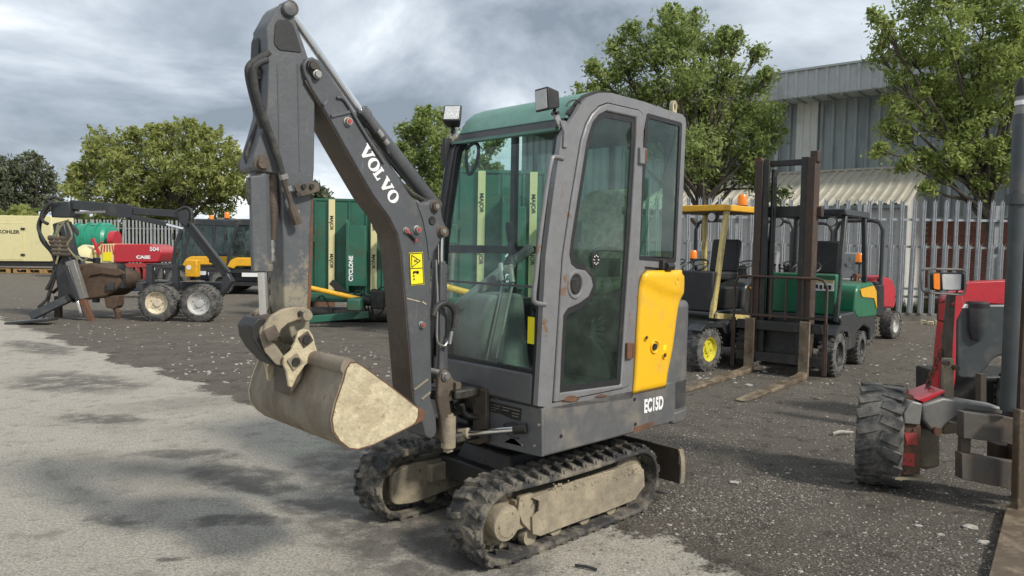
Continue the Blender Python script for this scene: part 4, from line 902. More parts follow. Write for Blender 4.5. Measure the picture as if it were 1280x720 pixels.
# cylinders
def cylinder(a, b, c, rb, rr, name, m1=GREY):
    """barrel a..b, rod b..c"""
    a, b, c = Vector(a), Vector(b), Vector(c)
    mb = MB(); mb.lathe([(0, 0), (rb * .9, 0), (rb, .02), (rb, .92), (rb * 1.12, .925), (rb * 1.12, .99), (rb * .9, 1), (0, 1)], a, b, 24); o = obj(name, mb, m1, EX)
    mb = MB().cyl(b, c, rr, n=18); obj('rod', mb, CHROME, o)
    mb = MB(); y = Vector((0, 1, 0)); mb.cyl(c - y * .03, c + y * .03, rr * 1.7, n=16); obj('rod_eye', mb, BROWN, o); mb = MB(); mb.cyl(a - y * .03, a + y * .03, rb * .8, n=16); obj('barrel_eye', mb, BROWN, o)
    return o
c_ = cylinder(M.bp(542, 256, 1, 0), M.bp(449, 138, 1, 0), M.bp(360, 12, 1, 0), .036, .019, 'arm_cylinder')
mb = MB(); mb.tube([M.bp(*q, 1, .045) for q in ((447, 141), (452, 143), (464, 157), (478, 176), (486, 192))], .009, 8, sm=4); mb.tube([M.bp(*q, 1, .05) for q in ((470, 164), (484, 180))], .014, 8); obj('cylinder_hose', mb, HOSE, c_)
mb = MB(); mb.tube([M.bp(*q, 1, .05) for q in ((471, 163), (477, 171))], .016, 10); mb.tube([M.bp(*q, 1, .05) for q in ((480, 175), (484, 180))], .015, 10); obj('hose_fitting', mb, STEEL, c_)
mb = MB(); mb.tube([M.bp(*q, 1, .02) for q in ((455, 160), (470, 185), (488, 212), (506, 235), (525, 248), (535, 252))], .013, 8, sm=3); mb.tube([M.bp(*q, 1, -.02) for q in ((455, 155), (475, 182), (495, 210), (520, 238))], .013, 8, sm=3); obj('boom_hose', mb, HOSE, boom)
c_ = cylinder(M.bp(324.5, 216, 1, .02), M.bp(328.5, 340, 1, .02), M.bp(331.5, 402, 1, .02), .037, .021, 'bucket_cylinder', ARMG)
mb = MB().prism(rnd(M.o2([(312.5, 220), (333, 218), (336, 340), (316, 340)], 1, .06), .008), 1, .040, .064); obj('cylinder_guard', mb, ARMG, c_, bevel=.01)
mb = MB(); mb.tube([M.bp(*q, 1, .03) for q in ((341, 212), (342, 260), (341, 300))], [.020, .022, .013], 12); obj('hose_sleeve', mb, BROWN, c_)
mb = MB(); mb.tube([M.bp(*q, 1, .03) for q in ((340, 300), (340, 327))], .012, 8); mb.cyl(M.bp(339.5, 303, 1, .03), M.bp(339.7, 308, 1, .03), .015, n=8); mb.cyl(M.bp(340, 311, 1, .03), M.bp(340, 316, 1, .03), .014, n=6); mb.cyl(M.bp(340, 320, 1, .03), M.bp(340, 326, 1, .03), .015, n=8); obj('hose_fitting', mb, STEEL, c_)
mb = MB(); mb.tube([M.bp(*q, 1, .05) for q in ((310, 222), (308, 232), (309, 245), (312, 256))], .006, 8, sm=3); obj('thin_hose', mb, HOSE, c_)
c_ = cylinder(M.bp(553, 474, 1, -.0), M.bp(551.5, 330, 1, 0), M.bp(551.5, 290, 1, 0), .028, .015, 'boom_cylinder')
mb = MB(); mb.box((M.bp(552, 400, 1, .03)), (.035, .02, .58)); obj('cylinder_guard', mb, GREY, c_, bevel=.006)
mb = MB(); mb.tube([M.bp(*q, 1, .07) for q in ((545, 325), (545.5, 345), (547, 375), (546, 420), (549, 430), (556, 432), (561, 424), (563, 416))], .006, 8, sm=3); obj('steel_pipe', mb, STEEL, c_)
mb = MB(); mb.tube([M.bp(*q, 1, .08) for q in ((541, 395), (546, 384), (555, 379), (564, 383), (569, 393), (567.5, 410))], .0155, 10, sm=5); obj('armoured_hose', mb, HOSE, c_)
mb = MB(); mb.tube([M.bp(*q, 1, .08) for q in ((564.5, 414), (562, 430))], .010, 8); obj('hose_fitting', mb, STEEL, c_)
# hoses down the arm
mb = MB()
mb.tube([M.bp(*q, 1, .05) for q in ((336, 66), (324, 74), (313, 82), (311, 92), (315, 113), (322, 138), (330, 160), (339, 185), (347, 205), (353, 222))], .0165, 10, sm=4)
mb.tube([M.bp(*q, 1, .09) for q in ((334, 75), (322, 80), (317, 88), (319, 108), (326, 135), (335, 160), (344, 186), (352, 215))], .013, 10, sm=4)
mb.tube([M.bp(*q, 1, .0) for q in ((326, 145), (320, 162), (311, 183), (308, 195), (311, 206))], .012, 8, sm=4)
mb.tube([M.bp(*q, 1, .0) for q in ((323, 88), (327, 94), (326, 100))], .012, 8, sm=2)
obj('arm_hose', mb, HOSE, arm)
mb = MB(); q = [M.bp(*q, 1, .10) for q in ((353, 220), (356, 228), (360, 241), (365, 258), (372, 280))]; mb.tube(q[:3], .014, 8); mb.tube(q[2:4], .012, 8); mb.tube(q[3:], .020, 8); obj('quick_coupler', mb, BROWN, arm)
mb = MB(); mb.tube([M.bp(*q, 1, .10) for q in ((353.5, 218), (355.5, 224))], .019, 8); mb.tube([M.bp(*q, 1, .10) for q in ((359, 233), (361, 239))], .016, 8); mb.tube([M.bp(*q, 1, .102) for q in ((370, 263), (371, 267))], .014, 8); obj('coupler_ring', mb, STEEL, arm)

# ---- bucket linkage and bucket
lk = [(332.5, 406), (340, 395), (353, 387), (367, 384), (380, 384), (388, 390), (389, 397), (383, 401), (373, 400), (360, 405), (352, 412), (347, 425), (340, 427), (329, 418)]
mb = MB(); mb.prism(M.o2(lk, 1, .10), 1, .075, .100); mb.prism(M.o2(lk, 1, .10), 1, -.100, -.075); mb.cyl((M.bp(337, 416, 1, .1).x, -.08, M.bp(337, 416, 1, .1).z), (M.bp(337, 416, 1, .1).x, .08, M.bp(337, 416, 1, .1).z), .03, n=16)
lo = obj('curved_link', mb, MUDM, EX, bevel=.006)
bolt(382, 394, .022, .02, MUDM, lo, .10); bolt(375, 392, .010, .012, DARK, lo, .10, name='bolt')
q = M.bp(338.5, 417, 1, .1); mb = MB().box((q.x, .105, q.z), (.055, .014, .05), Matrix.Rotation(R(25), 3, 'Y')); obj('pin_keeper', mb, BROWN, lo, bevel=.003)
l2 = [(313, 408), (322, 397), (332, 398), (330, 418), (345, 428), (353, 440), (358, 442), (354, 450), (353, 460), (340, 455), (323, 437), (315, 423)]
mb = MB(); mb.prism(M.o2(l2, 1, .06), 1, -.065, .065); obj('bucket_link', mb, DARK, EX, bevel=.006)
l3 = [(324, 420), (331, 418), (346, 433), (356, 447), (352, 458), (344, 455), (331, 440)]
mb = MB(); mb.prism(M.o2(l3, 1, .07), 1, .066, .074); obj('link_plate', mb, MUDM, EX, bevel=.003)
er = [(373, 414), (380, 411), (387, 413), (391, 419), (394, 430), (397, 440), (392, 450), (381, 457), (372, 470), (365, 485), (361, 483), (358, 464), (354, 455), (355, 446), (364, 438), (369, 427)]
BW = .36
bo_ = [(435.5, 452.5), (444, 452), (452, 457), (466, 467), (485, 481), (520.5, 509), (528, 514), (526, 522), (511, 532.5), (466, 555), (446, 561), (434.5, 560), (423, 551), (415, 539), (412.7, 524), (417, 504), (427, 475), (430.6, 461)]
B2 = M.o2(bo_, 1, BW)
arc_ = B2[6:] + B2[:2]      # cutting edge round the back to the top lip
inn = inset(B2, .012)
shell = arc_ + [inset(B2, .014)[(i) % len(B2)] for i in list(range(6, len(B2))) + [0, 1]][::-1]
mb = MB().prism(shell, 1, -BW + .001, BW - .001); bk = obj('bucket', mb, BUCKET, EX)
mb = MB().prism(B2, 1, BW - .002, BW + .012); obj('bucket_side', mb, CREAM, bk, bevel=.003)
mb = MB().prism(B2, 1, -BW - .012, -BW + .002); obj('bucket_side', mb, CREAM, bk, bevel=.003)
mb = MB().plate(inset(B2, -.001), [inset(B2, .0035)], 1, BW + .010, BW + .0135); obj('worn_rim', mb, RUST, bk)
t = M.o2([(436, 457)], 1, BW)[0]; mb = MB().cyl((t[0] + .004, -BW, t[1] - .004), (t[0] + .004, BW + .004, t[1] - .004), .034, n=20); obj('bucket_tube', mb, BUCKET, bk)
E2 = M.o2([(520.5, 508), (529, 513.5), (527.5, 524), (515, 531), (520, 520)], 1, BW); mb = MB().prism(E2, 1, -BW - .016, BW + .018); obj('cutting_edge', mb, RUST, bk, bevel=.003)
mb = MB(); ep = M.o2(er, 1, .10); mb.prism(ep, 1, .085, .102); mb.prism(ep, 1, -.102, -.085); eo = obj('bucket_ear', mb, CREAM, bk, bevel=.004)
for a, b, w_ in ((382, 424, .05), (368.5, 452, .052)):
    q = M.bp(a, b, 1, .104); mb = MB().box((q.x, .106, q.z), (w_, .010, w_), Matrix.Rotation(R(32), 3, 'Y')); obj('pin_keeper', mb, MUDM if b > 440 else BROWN, bk, bevel=.003)
    mb = MB(); mb.cyl((q.x, -.11, q.z), (q.x, .118, q.z), .018, n=14); obj('pin', mb, DARK, bk)
mb = MB(); a = M.bp(350, 445, 1, .0); mb.prism(M.o2([(352, 450), (372, 445), (378, 455), (367, 470), (352, 492)], 1, .0), 1, -.075, .075); obj('bucket_bracket', mb, BROWN, bk, bevel=.006)

# ================================================================== RIGHT BACKGROUND: fence, warehouse, trees
GALV = mat('galvanised_steel', (.42, .44, .45), .5, .35, (.24, .25, .25), .4, 5, .1, 30)
CLAD = mat('blue_grey_cladding', (.31, .345, .35), .55, .05, (.16, .19, .20), .4, 1.2, .04, 20, var=.07, stretch=(1, 1, .3))
CLADL = mat('pale_grey_fascia', (.46, .48, .475), .55, .05, (.28, .29, .28), .3, 1.0, .04, 20, var=.07)
CLADW = mat('off_white_cladding', (.62, .62, .58), .55, 0, (.45, .45, .42), .3, 1.5, .04, 20, var=.05)
ROOFC = mat('cream_roof_sheet', (.50, .47, .38), .6, 0, (.36, .33, .26), .4, 1.3, .05, 20, var=.08)
BRICK = mat('red_brick', (.22, .075, .05), .85, 0, (.12, .055, .04), .5, 2.5, .3, 40, var=.3)
MORT = mat('mortar', (.24, .22, .20), .9)
CONC = mat('weathered_concrete', (.20, .185, .16), .9, 0, (.10, .095, .075), .5, 2, .4, 30)
BARK = mat('bark', (.085, .07, .052), .9, 0, (.15, .14, .11), .4, 6, .6, 30)
GRASS = mat('rank_grass', (.06, .085, .03), .9, var=.4)

def fence(name, label, x0, y0, x1, y1, z_top, pitch, w, short=None, base_m=CONC, kerb=.18, grp=None):
    a = Vector((x0, y0)); b = Vector((x1, y1)); L = (b - a).length; yaw = math.degrees(math.atan2(y1 - y0, x1 - x0)); fr = Frame(x0, y0, yaw)
    t = thing(name, label, 'fence', fr, grp)
    def pale_mesh(h, nm):
        mb = MB(); k = w / 2; V = []
        prof_ = [(-k, .0), (-k * .55, -.022), (-k * .2, -.004), (k * .2, -.004), (k * .55, -.022), (k, 0)]
        for z in (0, h - .13): V += [(x, y, z) for x, y in prof_]
        V += [(x * 1.05, y - .004, h - .06) for x, y in prof_]
        n = len(prof_); F_ = [(j * n + i, j * n + i + 1, (j + 1) * n + i + 1, (j + 1) * n + i) for j in range(2) for i in range(n - 1)]
        mb.faces(V, F_)
        for q in (-1, 0, 1):   # three splayed points
            mb.faces([(q * k * .75 - k * .30, -.01, h - .065), (q * k * .75 + k * .30, -.01, h - .065), (q * k * 1.35, -.045 if q else -.01, h)], [(0, 1, 2)])
        me = mb.mesh(nm, GALV, 30); return me
    pm = pale_mesh(z_top - kerb, 'pale'); sm_ = pale_mesh(short - kerb, 'short_pale') if short else None
    n = int(L / pitch)
    for i in range(n):
        x = (i + .5) * pitch; j = random.uniform(-.006, .006) if random.random() > .08 else random.uniform(-.05, .05)
        o = bpy.data.objects.new('pale', pm); COL.objects.link(o); o.parent = t; o.location = (x, -.03, kerb); o.rotation_euler = (0, j, 0)
        if sm_:
            o = bpy.data.objects.new('short_pale', sm_); COL.objects.link(o); o.parent = t; o.location = (x + .012, -.085, kerb); o.rotation_euler = (0, j, 0)
    rails = [.35, z_top - .55 - kerb] if not short else [.35, short - .28 - kerb * 0]
    for z in rails:
        mb = MB().box((L / 2, .02, kerb + z), (L, .05, .05)); obj('rail', mb, GALV if not short else STEEL, t)
    if short:
        mb = MB().box((L / 2, .02, z_top - .45), (L, .05, .05)); obj('rail', mb, GALV, t)
        mb = MB().box((L / 2, .58, kerb + .5), (L, .05, .05)); obj('rail', mb, GALV, t)
    for i in range(int(L / 2.75) + 1):
        mb = MB().box((min(L - .06, .05 + i * 2.75), .09, z_top / 2), (.10, .055, z_top - .25)); obj('post', mb, GALV, t)
    mb = MB().box((L / 2, .05, kerb / 2 - .02), (L, .22, kerb + .02)); obj('kerb', mb, base_m, t, bevel=.02)
    return t
fence('palisade_fence', 'galvanised palisade fence with splayed pale tips standing in front of the warehouse', 2.2, 16.7, 13.6, 15.75, 2.66, .228, .085, short=1.72)
fence('palisade_fence', 'distant galvanised palisade fence closing the far left side of the yard', -30, 46.0, -4.0, 42.0, 2.75, .24, .12, kerb=.1)
# rank grass strip behind the right fence
def grass(name, x0, x1, y0, y1, n, h, lab):
    V = []; F_ = []
    for i in range(n):
        x, y = random.uniform(x0, x1), random.uniform(y0, y1); a = random.uniform(0, 6.3); hh = h * random.uniform(.4, 1); k = len(V); dx_, dy_ = math.cos(a) * .015, math.sin(a) * .015
        V += [(x - dx_, y - dy_, 0), (x + dx_, y + dy_, 0), (x + random.uniform(-.1, .1), y + random.uniform(-.1, .1), hh)]; F_.append((k, k + 1, k + 2))
    me = bpy.data.meshes.new(name); me.from_pydata(V, [], F_); me.materials.append(GRASS); o = bpy.data.objects.new(name, me); COL.objects.link(o); tag(o, lab, 'grass', kind='stuff')
grass('grass', 7, 13.6, 16.2, 17.6, 5000, .45, 'rank grass growing between the fence and the brick wall')
mb = MB()
rg = random.Random(4)
for i in range(14):
    mb.box((rg.uniform(8.6, 10.4), rg.uniform(15.2, 15.75), .04), (rg.uniform(.08, .25), rg.uniform(.06, .14), rg.uniform(.05, .1)), Matrix.Rotation(rg.uniform(0, 3), 3, 'Z'))
tag(obj('rubble', mb, CREAM, smooth=0), 'broken brick rubble lying along the foot of the fence', 'rubble', kind='stuff')

# warehouse
WF = Frame(10.95, 22.0, math.degrees(math.atan2(-2.2, 2.57)))    # X runs along the front to the right, -Y towards the yard
wh = thing('warehouse', 'large blue grey corrugated warehouse with overhanging pale fascia and brick base', 'building', WF)
def cladding(name, x0, x1, z0, z1, y, pitch, dep, m, parent, slope=None):
    V = []; xs_ = []; x = x0
    while x < x1:
        xs_ += [(x, 0), (x + pitch * .55, 0), (x + pitch * .66, -dep), (x + pitch * .89, -dep)]; x += pitch
    xs_.append((x, 0)); mb = MB()
    if slope is None:
        for z in (z0, z1): V += [(a, y + d, z) for a, d in xs_]
    else:
        (ya, za), (yb, zb) = slope; V += [(a, ya + d * .3, za - d) for a, d in xs_] + [(a, yb + d * .3, zb - d) for a, d in xs_]
    n = len(xs_); mb.faces(V, [(i, i + 1, n + i + 1, n + i) for i in range(n - 1)]); return obj(name, mb, m, parent, smooth=0)
XL, XR = -14.0, 6.5
ZT = 6.95
cladding('wall_cladding', XL, XR, 2.5, ZT - .75, 0, .33, .075, CLAD, wh)
cladding('pale_cladding_strip', -2.62, -1.96, 2.5, ZT - .78, -.09, .22, .03, CLADW, wh)
cladding('fascia', XL, XR, ZT - .80, ZT, -.95, .30, .04, CLADL, wh)
mb = MB().box(((XL + XR) / 2, -.95, ZT + .02), (XR - XL, .14, .06)); obj('fascia_trim', mb, CLADL, wh)
mb = MB().box(((XL + XR) / 2, -.48, ZT - .79), (XR - XL, .94, .03)); so_ = obj('soffit', mb, CLADL, wh)
for i in range(46):
    x = XL + .2 + i * .44
    if x < XR: obj('soffit_rib', MB().box((x, -.48, ZT - .83), (.06, .9, .05)), CLAD, wh)
mb = MB().box(((XL + XR) / 2, 7, (ZT) / 2), (XR - XL - .1, 13.9, ZT - .1)); obj('building_core', mb, CLAD, wh)
mb = MB().box(((XL + XR) / 2, -.03, 2.5), (XR - XL, .10, .07)); obj('drip_trim', mb, CLAD, wh)
mb = MB().box(((XL + XR) / 2, .06, 1.24), (XR - XL, .14, 2.48)); wall = obj('brick_wall', mb, MORT, wh)
mb = MB(); rg = random.Random(8)
for r_ in range(33):
    z = .04 + r_ * .075
    x = 1.2 + (.1125 if r_ % 2 else 0)
    while x < 6.3:
        mb.box((x, -.012 + rg.uniform(-.003, .003), z), (.213, .02, .065)); x += .225
obj('brick', mb, BRICK, wall, kind='stuff', smooth=0)
for x in (-3.2, 1.7, 5.6): obj('downpipe', MB().cyl((x, -.16, 2.5), (x, -.16, ZT - .82), .055, n=10), CLADL, wh)
# lean-to with cream roof
lt = thing('lean_to', 'low lean-to with cream ribbed roof built against the warehouse front', 'annex', WF)
cladding('roof_sheet', -7.0, 1.15, 0, 0, 0, .25, .04, ROOFC, lt, slope=((-.06, 3.95), (-2.6, 2.75)))
mb = MB().prism([(-.05, 0), (-.05, 3.92), (-2.5, 2.75), (-2.5, 0)], 0, 1.02, 1.08); obj('end_wall', mb, CLADW, lt)
cladding('front_wall', -7.0, 1.05, .0, 2.72, -2.5, .33, .04, CLADW, lt)
obj('gutter', MB().box((-2.9, -2.62, 2.70), (8.1, .12, .10)), CLAD, lt)
obj('ridge_flashing', MB().box((-2.9, -.06, 3.98), (8.2, .12, .06)), ROOFC, lt)

# ---- trees
def leaf_mat(name, a, c, tr=.35):
    m = bpy.data.materials.new(name); m.use_nodes = True; n = m.node_tree.nodes; l = m.node_tree.links; b = n['Principled BSDF']
    at_ = N(n, 'ShaderNodeAttribute', attribute_name='tone'); x = N(n, 'ShaderNodeMix', data_type='RGBA'); l.new(at_.outputs['Fac'], x.inputs[0]); x.inputs[6].default_value = (*a, 1); x.inputs[7].default_value = (*c, 1)
    l.new(x.outputs[2], b.inputs['Base Color']); b.inputs['Roughness'].default_value = .55; b.inputs['Specular IOR Level'].default_value = .35
    t = N(n, 'ShaderNodeBsdfTranslucent'); l.new(x.outputs[2], t.inputs[0]); mixs = N(n, 'ShaderNodeMixShader'); mixs.inputs[0].default_value = tr
    l.new(b.outputs[0], mixs.inputs[1]); l.new(t.outputs[0], mixs.inputs[2]); l.new(mixs.outputs[0], n['Material Output'].inputs[0]); return m
LEAF_A = leaf_mat('ash_leaves', (.16, .225, .065), (.46, .53, .19), .5)
LEAF_B = leaf_mat('bright_ash_leaves', (.16, .23, .062), (.52, .58, .18), .5)
LEAF_C = leaf_mat('olive_leaves', (.21, .25, .07), (.52, .54, .19), .5)
LEAF_D = leaf_mat('dark_leaves', (.10, .12, .07), (.20, .22, .13))
def tree(name, label, base, Y, blobs, lm, leaf, per, seed, trunk_r=.16, clump=.30, fork=.35, droop=0, cat='tree', group=None, depth=1.0, limbs=True):
    """blobs: crown lobes (px, py, radius in px) at distance Y; each becomes a round cloud of small leaf clumps"""
    rg = np.random.default_rng(seed); bx, by = base; root = Vector((bx, by, 0)); fr = Frame(bx, by)
    t = thing(name, label, cat, fr, group)
    cents = []
    for k, (px, py, rp) in enumerate(blobs):
        rad = rp * Y / FPX; off = rg.uniform(-.7, .7) * rad * depth * 1.3; c = at(px, py, Y + off); cents.append((Vector((c.x - bx, c.y - by, c.z)), rad))
    # trunk and limbs
    mb = MB(); top = sum((c.z for c, r in cents)) / len(cents); mx_ = sum((c.x for c, r in cents)) / len(cents) * .5; my_ = sum((c.y for c, r in cents)) / len(cents) * .5
    fz = top * fork; f0 = Vector((mx_ * .3, my_ * .3, fz)); f1 = Vector((mx_, my_, top * .8))
    mb.tube([(0, 0, -.05), tuple(f0 * .5 + Vector((.05, 0, 0))), tuple(f0), tuple(f0.lerp(f1, .5)), tuple(f1)], [trunk_r * 1.25, trunk_r, trunk_r * .85, trunk_r * .55, trunk_r * .25], 10)
    twigs = []
    for c, r in cents:
        s = f0.lerp(f1, min(1, max(0, rg.uniform(.0, .7)))); mid = s.lerp(c, .5) + Vector((rg.uniform(-.2, .2), rg.uniform(-.2, .2), rg.uniform(-.1, .3)))
        mb.tube([tuple(s), tuple(mid), tuple(c)], [trunk_r * .4, trunk_r * .24, trunk_r * .1], 6)
        for q in range(5):
            d = Vector(rg.normal(size=3)); d.normalize(); e_ = c + d * r * .85; m_ = c.lerp(e_, .5) + Vector(rg.normal(size=3)) * .08
            mb.tube([tuple(mid.lerp(c, .7)), tuple(m_), tuple(e_)], [trunk_r * .12, trunk_r * .08, trunk_r * .03], 4)
    obj('trunk', mb, BARK, t)
    P = []; Tn = []
    shoots = []
    for c, r in cents:
        for q in range(4):
            d = Vector(rg.normal(size=3)); d.z = abs(d.z) + .5; d.normalize(); e_ = c + d * r * rg.uniform(1.05, 1.35); shoots.append((c + d * r * .7, e_))
    for a_, b_ in shoots:
        k = 40; f = rg.random(k)[:, None]; P.append(np.array(a_)[None] * (1 - f) + np.array(b_)[None] * f + rg.normal(size=(k, 3)) * clump * .32 * (1.1 - f)); Tn.append(np.clip(rg.normal(.5, .2, k), 0, 1))
    for c, r in cents:
        ncl = max(8, int(per * 3.5 * r * r))
        d = rg.normal(size=(ncl, 3)); d /= np.linalg.norm(d, axis=1)[:, None]; rr = r * (rg.random(ncl) ** .42) * rg.uniform(.78, 1.08, ncl)
        cc = np.array(c)[None] + d * rr[:, None] * np.array([1, 1, .9])
        nl = rg.integers(18, 34, ncl)
        for i in range(ncl):
            k = nl[i]; q = rg.normal(size=(k, 3)) * clump * np.array([.5, .5, .38]); q[:, 2] -= droop * np.abs(q[:, 0]); P.append(cc[i] + q); Tn.append(np.clip(rg.normal(.42, .2) + rg.normal(0, .12, k), 0, 1))
    P = np.concatenate(P); Tn = np.concatenate(Tn); n = len(P)
    u = rg.normal(size=(n, 3)); u /= np.linalg.norm(u, axis=1)[:, None]; w = rg.normal(size=(n, 3)) + np.array([0, 0, .6]); w = np.cross(u, w); w /= np.linalg.norm(w, axis=1)[:, None]
    s = leaf * rg.uniform(.6, 1.3, n)[:, None]
    V = np.empty((n, 4, 3)); V[:, 0] = P - u * s; V[:, 1] = P + w * s * .42; V[:, 2] = P + u * s; V[:, 3] = P - w * s * .42
    me = bpy.data.meshes.new('crown'); me.vertices.add(4 * n); me.vertices.foreach_set('co', V.reshape(-1)); me.loops.add(4 * n); me.loops.foreach_set('vertex_index', np.arange(4 * n)); me.polygons.add(n); me.polygons.foreach_set('loop_start', np.arange(0, 4 * n, 4)); me.polygons.foreach_set('loop_total', np.full(n, 4)); me.update()
    a = me.attributes.new('tone', 'FLOAT', 'POINT'); a.data.foreach_set('value', np.repeat(Tn, 4)); me.materials.append(lm)
    o = bpy.data.objects.new('crown', me); COL.objects.link(o); o.parent = t; return t
# centre right ash, behind the fence
b1 = [(850, 40, 28), (815, 62, 30), (880, 62, 32), (785, 90, 26), (845, 95, 42), (905, 92, 26), (755, 105, 22), (740, 85, 8), (770, 60, 10), (920, 50, 10), (905, 45, 9), (790, 40, 12), (945, 70, 9), (957, 95, 8), (875, 130, 45), (930, 125, 34), (955, 150, 24), (800, 130, 34), (905, 170, 42), (945, 190, 28), (870, 190, 38), (835, 20, 14), (865, 25, 13), (730, 120, 18), (890, 225, 24), (930, 222, 22), (950, 235, 14), (820, 170, 30), (965, 168, 14), (970, 245, 12)]
tree('ash_tree', 'large rounded green tree rising behind the excavator cab and the yellow forklift', (5.0, 19.3), 19.2, b1, LEAF_A, .070, 30, 3, .17, .24)
b2 = [(1150, 15, 34), (1105, 40, 16), (1135, 60, 30), (1185, 40, 36), (1230, 20, 38), (1270, 30, 36), (1215, 75, 36), (1260, 80, 34), (1165, 95, 30), (1120, 100, 14), (1190, 125, 30), (1235, 130, 30), (1275, 125, 22), (1145, 135, 22), (1110, 160, 13), (1100, 190, 9), (1130, 172, 12), (1170, 160, 16), (1215, 170, 18), (1205, 205, 15), (1180, 222, 10), (1225, 232, 10), (1165, 205, 8), (1240, 190, 20), (1270, 180, 24), (1250, 215, 18), (1280, 220, 20), (1150, 200, 14), (1130, 205, 8), (1190, 195, 20), (1115, 135, 16), (1200, 150, 30), (1100, 70, 14), (1290, 60, 34), (1160, 235, 7), (1095, 20, 10), (1180, -15, 34), (1240, -20, 36)]
tree('ash_tree', 'leafy tree with low drooping branches hanging over the fence at the right edge', (11.6, 17.7), 17.3, b2, LEAF_B, .062, 34, 4, .14, .20, fork=.4, droop=.2)
b3 = [(130, 185, 26), (165, 190, 26), (200, 180, 24), (235, 175, 24), (270, 190, 26), (150, 215, 32), (195, 215, 34), (240, 215, 34), (280, 220, 28), (110, 215, 22), (100, 240, 22), (140, 250, 26), (185, 250, 28), (230, 250, 28), (270, 250, 26), (295, 240, 20), (238, 158, 8), (190, 165, 7), (165, 168, 7), (118, 192, 8), (96, 212, 7), (300, 200, 10), (300, 215, 10), (262, 168, 8), (215, 162, 7), (88, 232, 7)]
tree('maple_tree', 'broad olive green tree beyond the far fence left of the excavator arm', (-21, 47.5), 47, b3, LEAF_C, .15, 7.5, 5, .35, .42)
b4 = [(20, 215, 22), (45, 215, 20), (0, 220, 24), (15, 245, 30), (50, 245, 24), (62, 230, 12), (40, 200, 10), (-20, 230, 26), (-10, 255, 30), (68, 258, 16)]
tree('dark_tree', 'dark green tree at the far left edge behind the cream generator', (-38, 60), 60, b4, LEAF_D, .18, 5, 6, .35, .55)
b5 = [(535, 155, 20), (560, 150, 14), (520, 175, 24), (550, 180, 28), (510, 200, 18), (535, 215, 30), (566, 210, 24), (505, 165, 8), (525, 143, 7), (590, 225, 22), (606, 205, 9), (620, 214, 8), (560, 240, 34), (600, 250, 24), (520, 240, 24), (500, 185, 7), (612, 185, 5), (622, 178, 4)]
tree('ash_tree', 'green tree showing between the boom and the cab of the excavator', (-2.5, 36), 36, b5, LEAF_A, .12, 11, 7, .25, .36)
b6 = [(395, 240, 10), (402, 248, 9), (388, 250, 12), (380, 240, 10), (375, 255, 14)]
tree('ash_tree', 'low treetop peeping over the green wing mower beside the excavator arm', (-14, 50), 50, b6, LEAF_D, .2, 5, 8, .2, .5)

def hedge(name, label, x0, y0, x1, y1, h, n, lm, leaf, seed, cat='hedge'):
    rg = np.random.default_rng(seed); t = rg.random(n); L = math.hypot(x1 - x0, y1 - y0)
    hh = h * (.8 + .25 * np.sin(t * L * .9) * np.sin(t * L * .37 + 1) + .12 * np.sin(t * L * 3.1)); z = hh * rg.random(n) ** .7
    P = np.stack([x0 + (x1 - x0) * t, y0 + (y1 - y0) * t + rg.normal(0, .5, n), z], 1)
    u = rg.normal(size=(n, 3)); u /= np.linalg.norm(u, axis=1)[:, None]; w = np.cross(u, rg.normal(size=(n, 3))); w /= np.linalg.norm(w, axis=1)[:, None]; s = leaf * rg.uniform(.6, 1.4, n)[:, None]
    V = np.empty((n, 4, 3)); V[:, 0] = P - u * s; V[:, 1] = P + w * s * .6; V[:, 2] = P + u * s; V[:, 3] = P - w * s * .6
    me = bpy.data.meshes.new(name); me.from_pydata(V.reshape(-1, 3).tolist(), [], np.arange(4 * n).reshape(-1, 4).tolist()); a = me.attributes.new('tone', 'FLOAT', 'POINT'); a.data.foreach_set('value', np.repeat(np.clip(rg.normal(.35, .2, n) + .12 * np.sin(P[:, 0] * 1.3), 0, 1), 4)); me.materials.append(lm)
    o = bpy.data.objects.new(name, me); COL.objects.link(o); tag(o, label, cat, kind='stuff')
hedge('undergrowth', 'dense olive undergrowth behind the far left fence', -50, 52, 2, 47, 3.6, 26000, LEAF_C, .26, 11)
hedge('undergrowth', 'dark undergrowth seen behind the excavator cab', -6, 33, 9, 26, 3.2, 16000, LEAF_A, .18, 12)

# ================================================================== VEHICLES
FGRN = mat('forklift_green_paint', (.012, .16, .075), .4, 0, (.05, .09, .05), .35, 4, .05, 40, coat=.3)
DKGRN = mat('mower_green_paint', (.024, .125, .080), .5, 0, (.06, .09, .05), .4, 2.5, .1, 30, coat=.1)
FYEL = mat('forklift_yellow_paint', (.62, .50, .20), .5, 0, (.20, .15, .08), .35, 8, .1, 50, scratch=(.12, .08, .05))
BYEL = mat('bright_yellow_paint', (.80, .42, .02), .45, 0, (.35, .22, .05), .2, 6)
ORANGE = mat('orange_beacon', (.85, .22, .01), .2, 0, None, coat=.4, emit=(.9, .25, .02, .12))
CHAR = mat('charcoal_vehicle_paint', (.028, .031, .034), .35, 0, (.10, .09, .075), .3, 3, .05, 40, coat=.25)
SEATG = mat('grey_vinyl_seat', (.30, .30, .29), .6, 0, (.15, .14, .12), .35, 8)
REDP = mat('red_machine_paint', (.50, .022, .035), .38, 0, (.25, .05, .04), .3, 4, .04, 40, coat=.3)
REDF = mat('faded_red_paint', (.42, .05, .045), .5, 0, (.16, .06, .045), .35, 5, .08, 40)
TEALG = mat('teal_tank_paint', (.012, .26, .15), .4, 0, (.04, .16, .10), .3, 4, .04, 40, coat=.3)
CREAMP = mat('cream_canopy_paint', (.76, .69, .37), .45, 0, (.60, .55, .34), .25, 2, .03, 30, var=.03)
WOOD = mat('pallet_wood', (.42, .26, .10), .8, 0, (.25, .16, .08), .4, 5, .3, 40, var=.2)
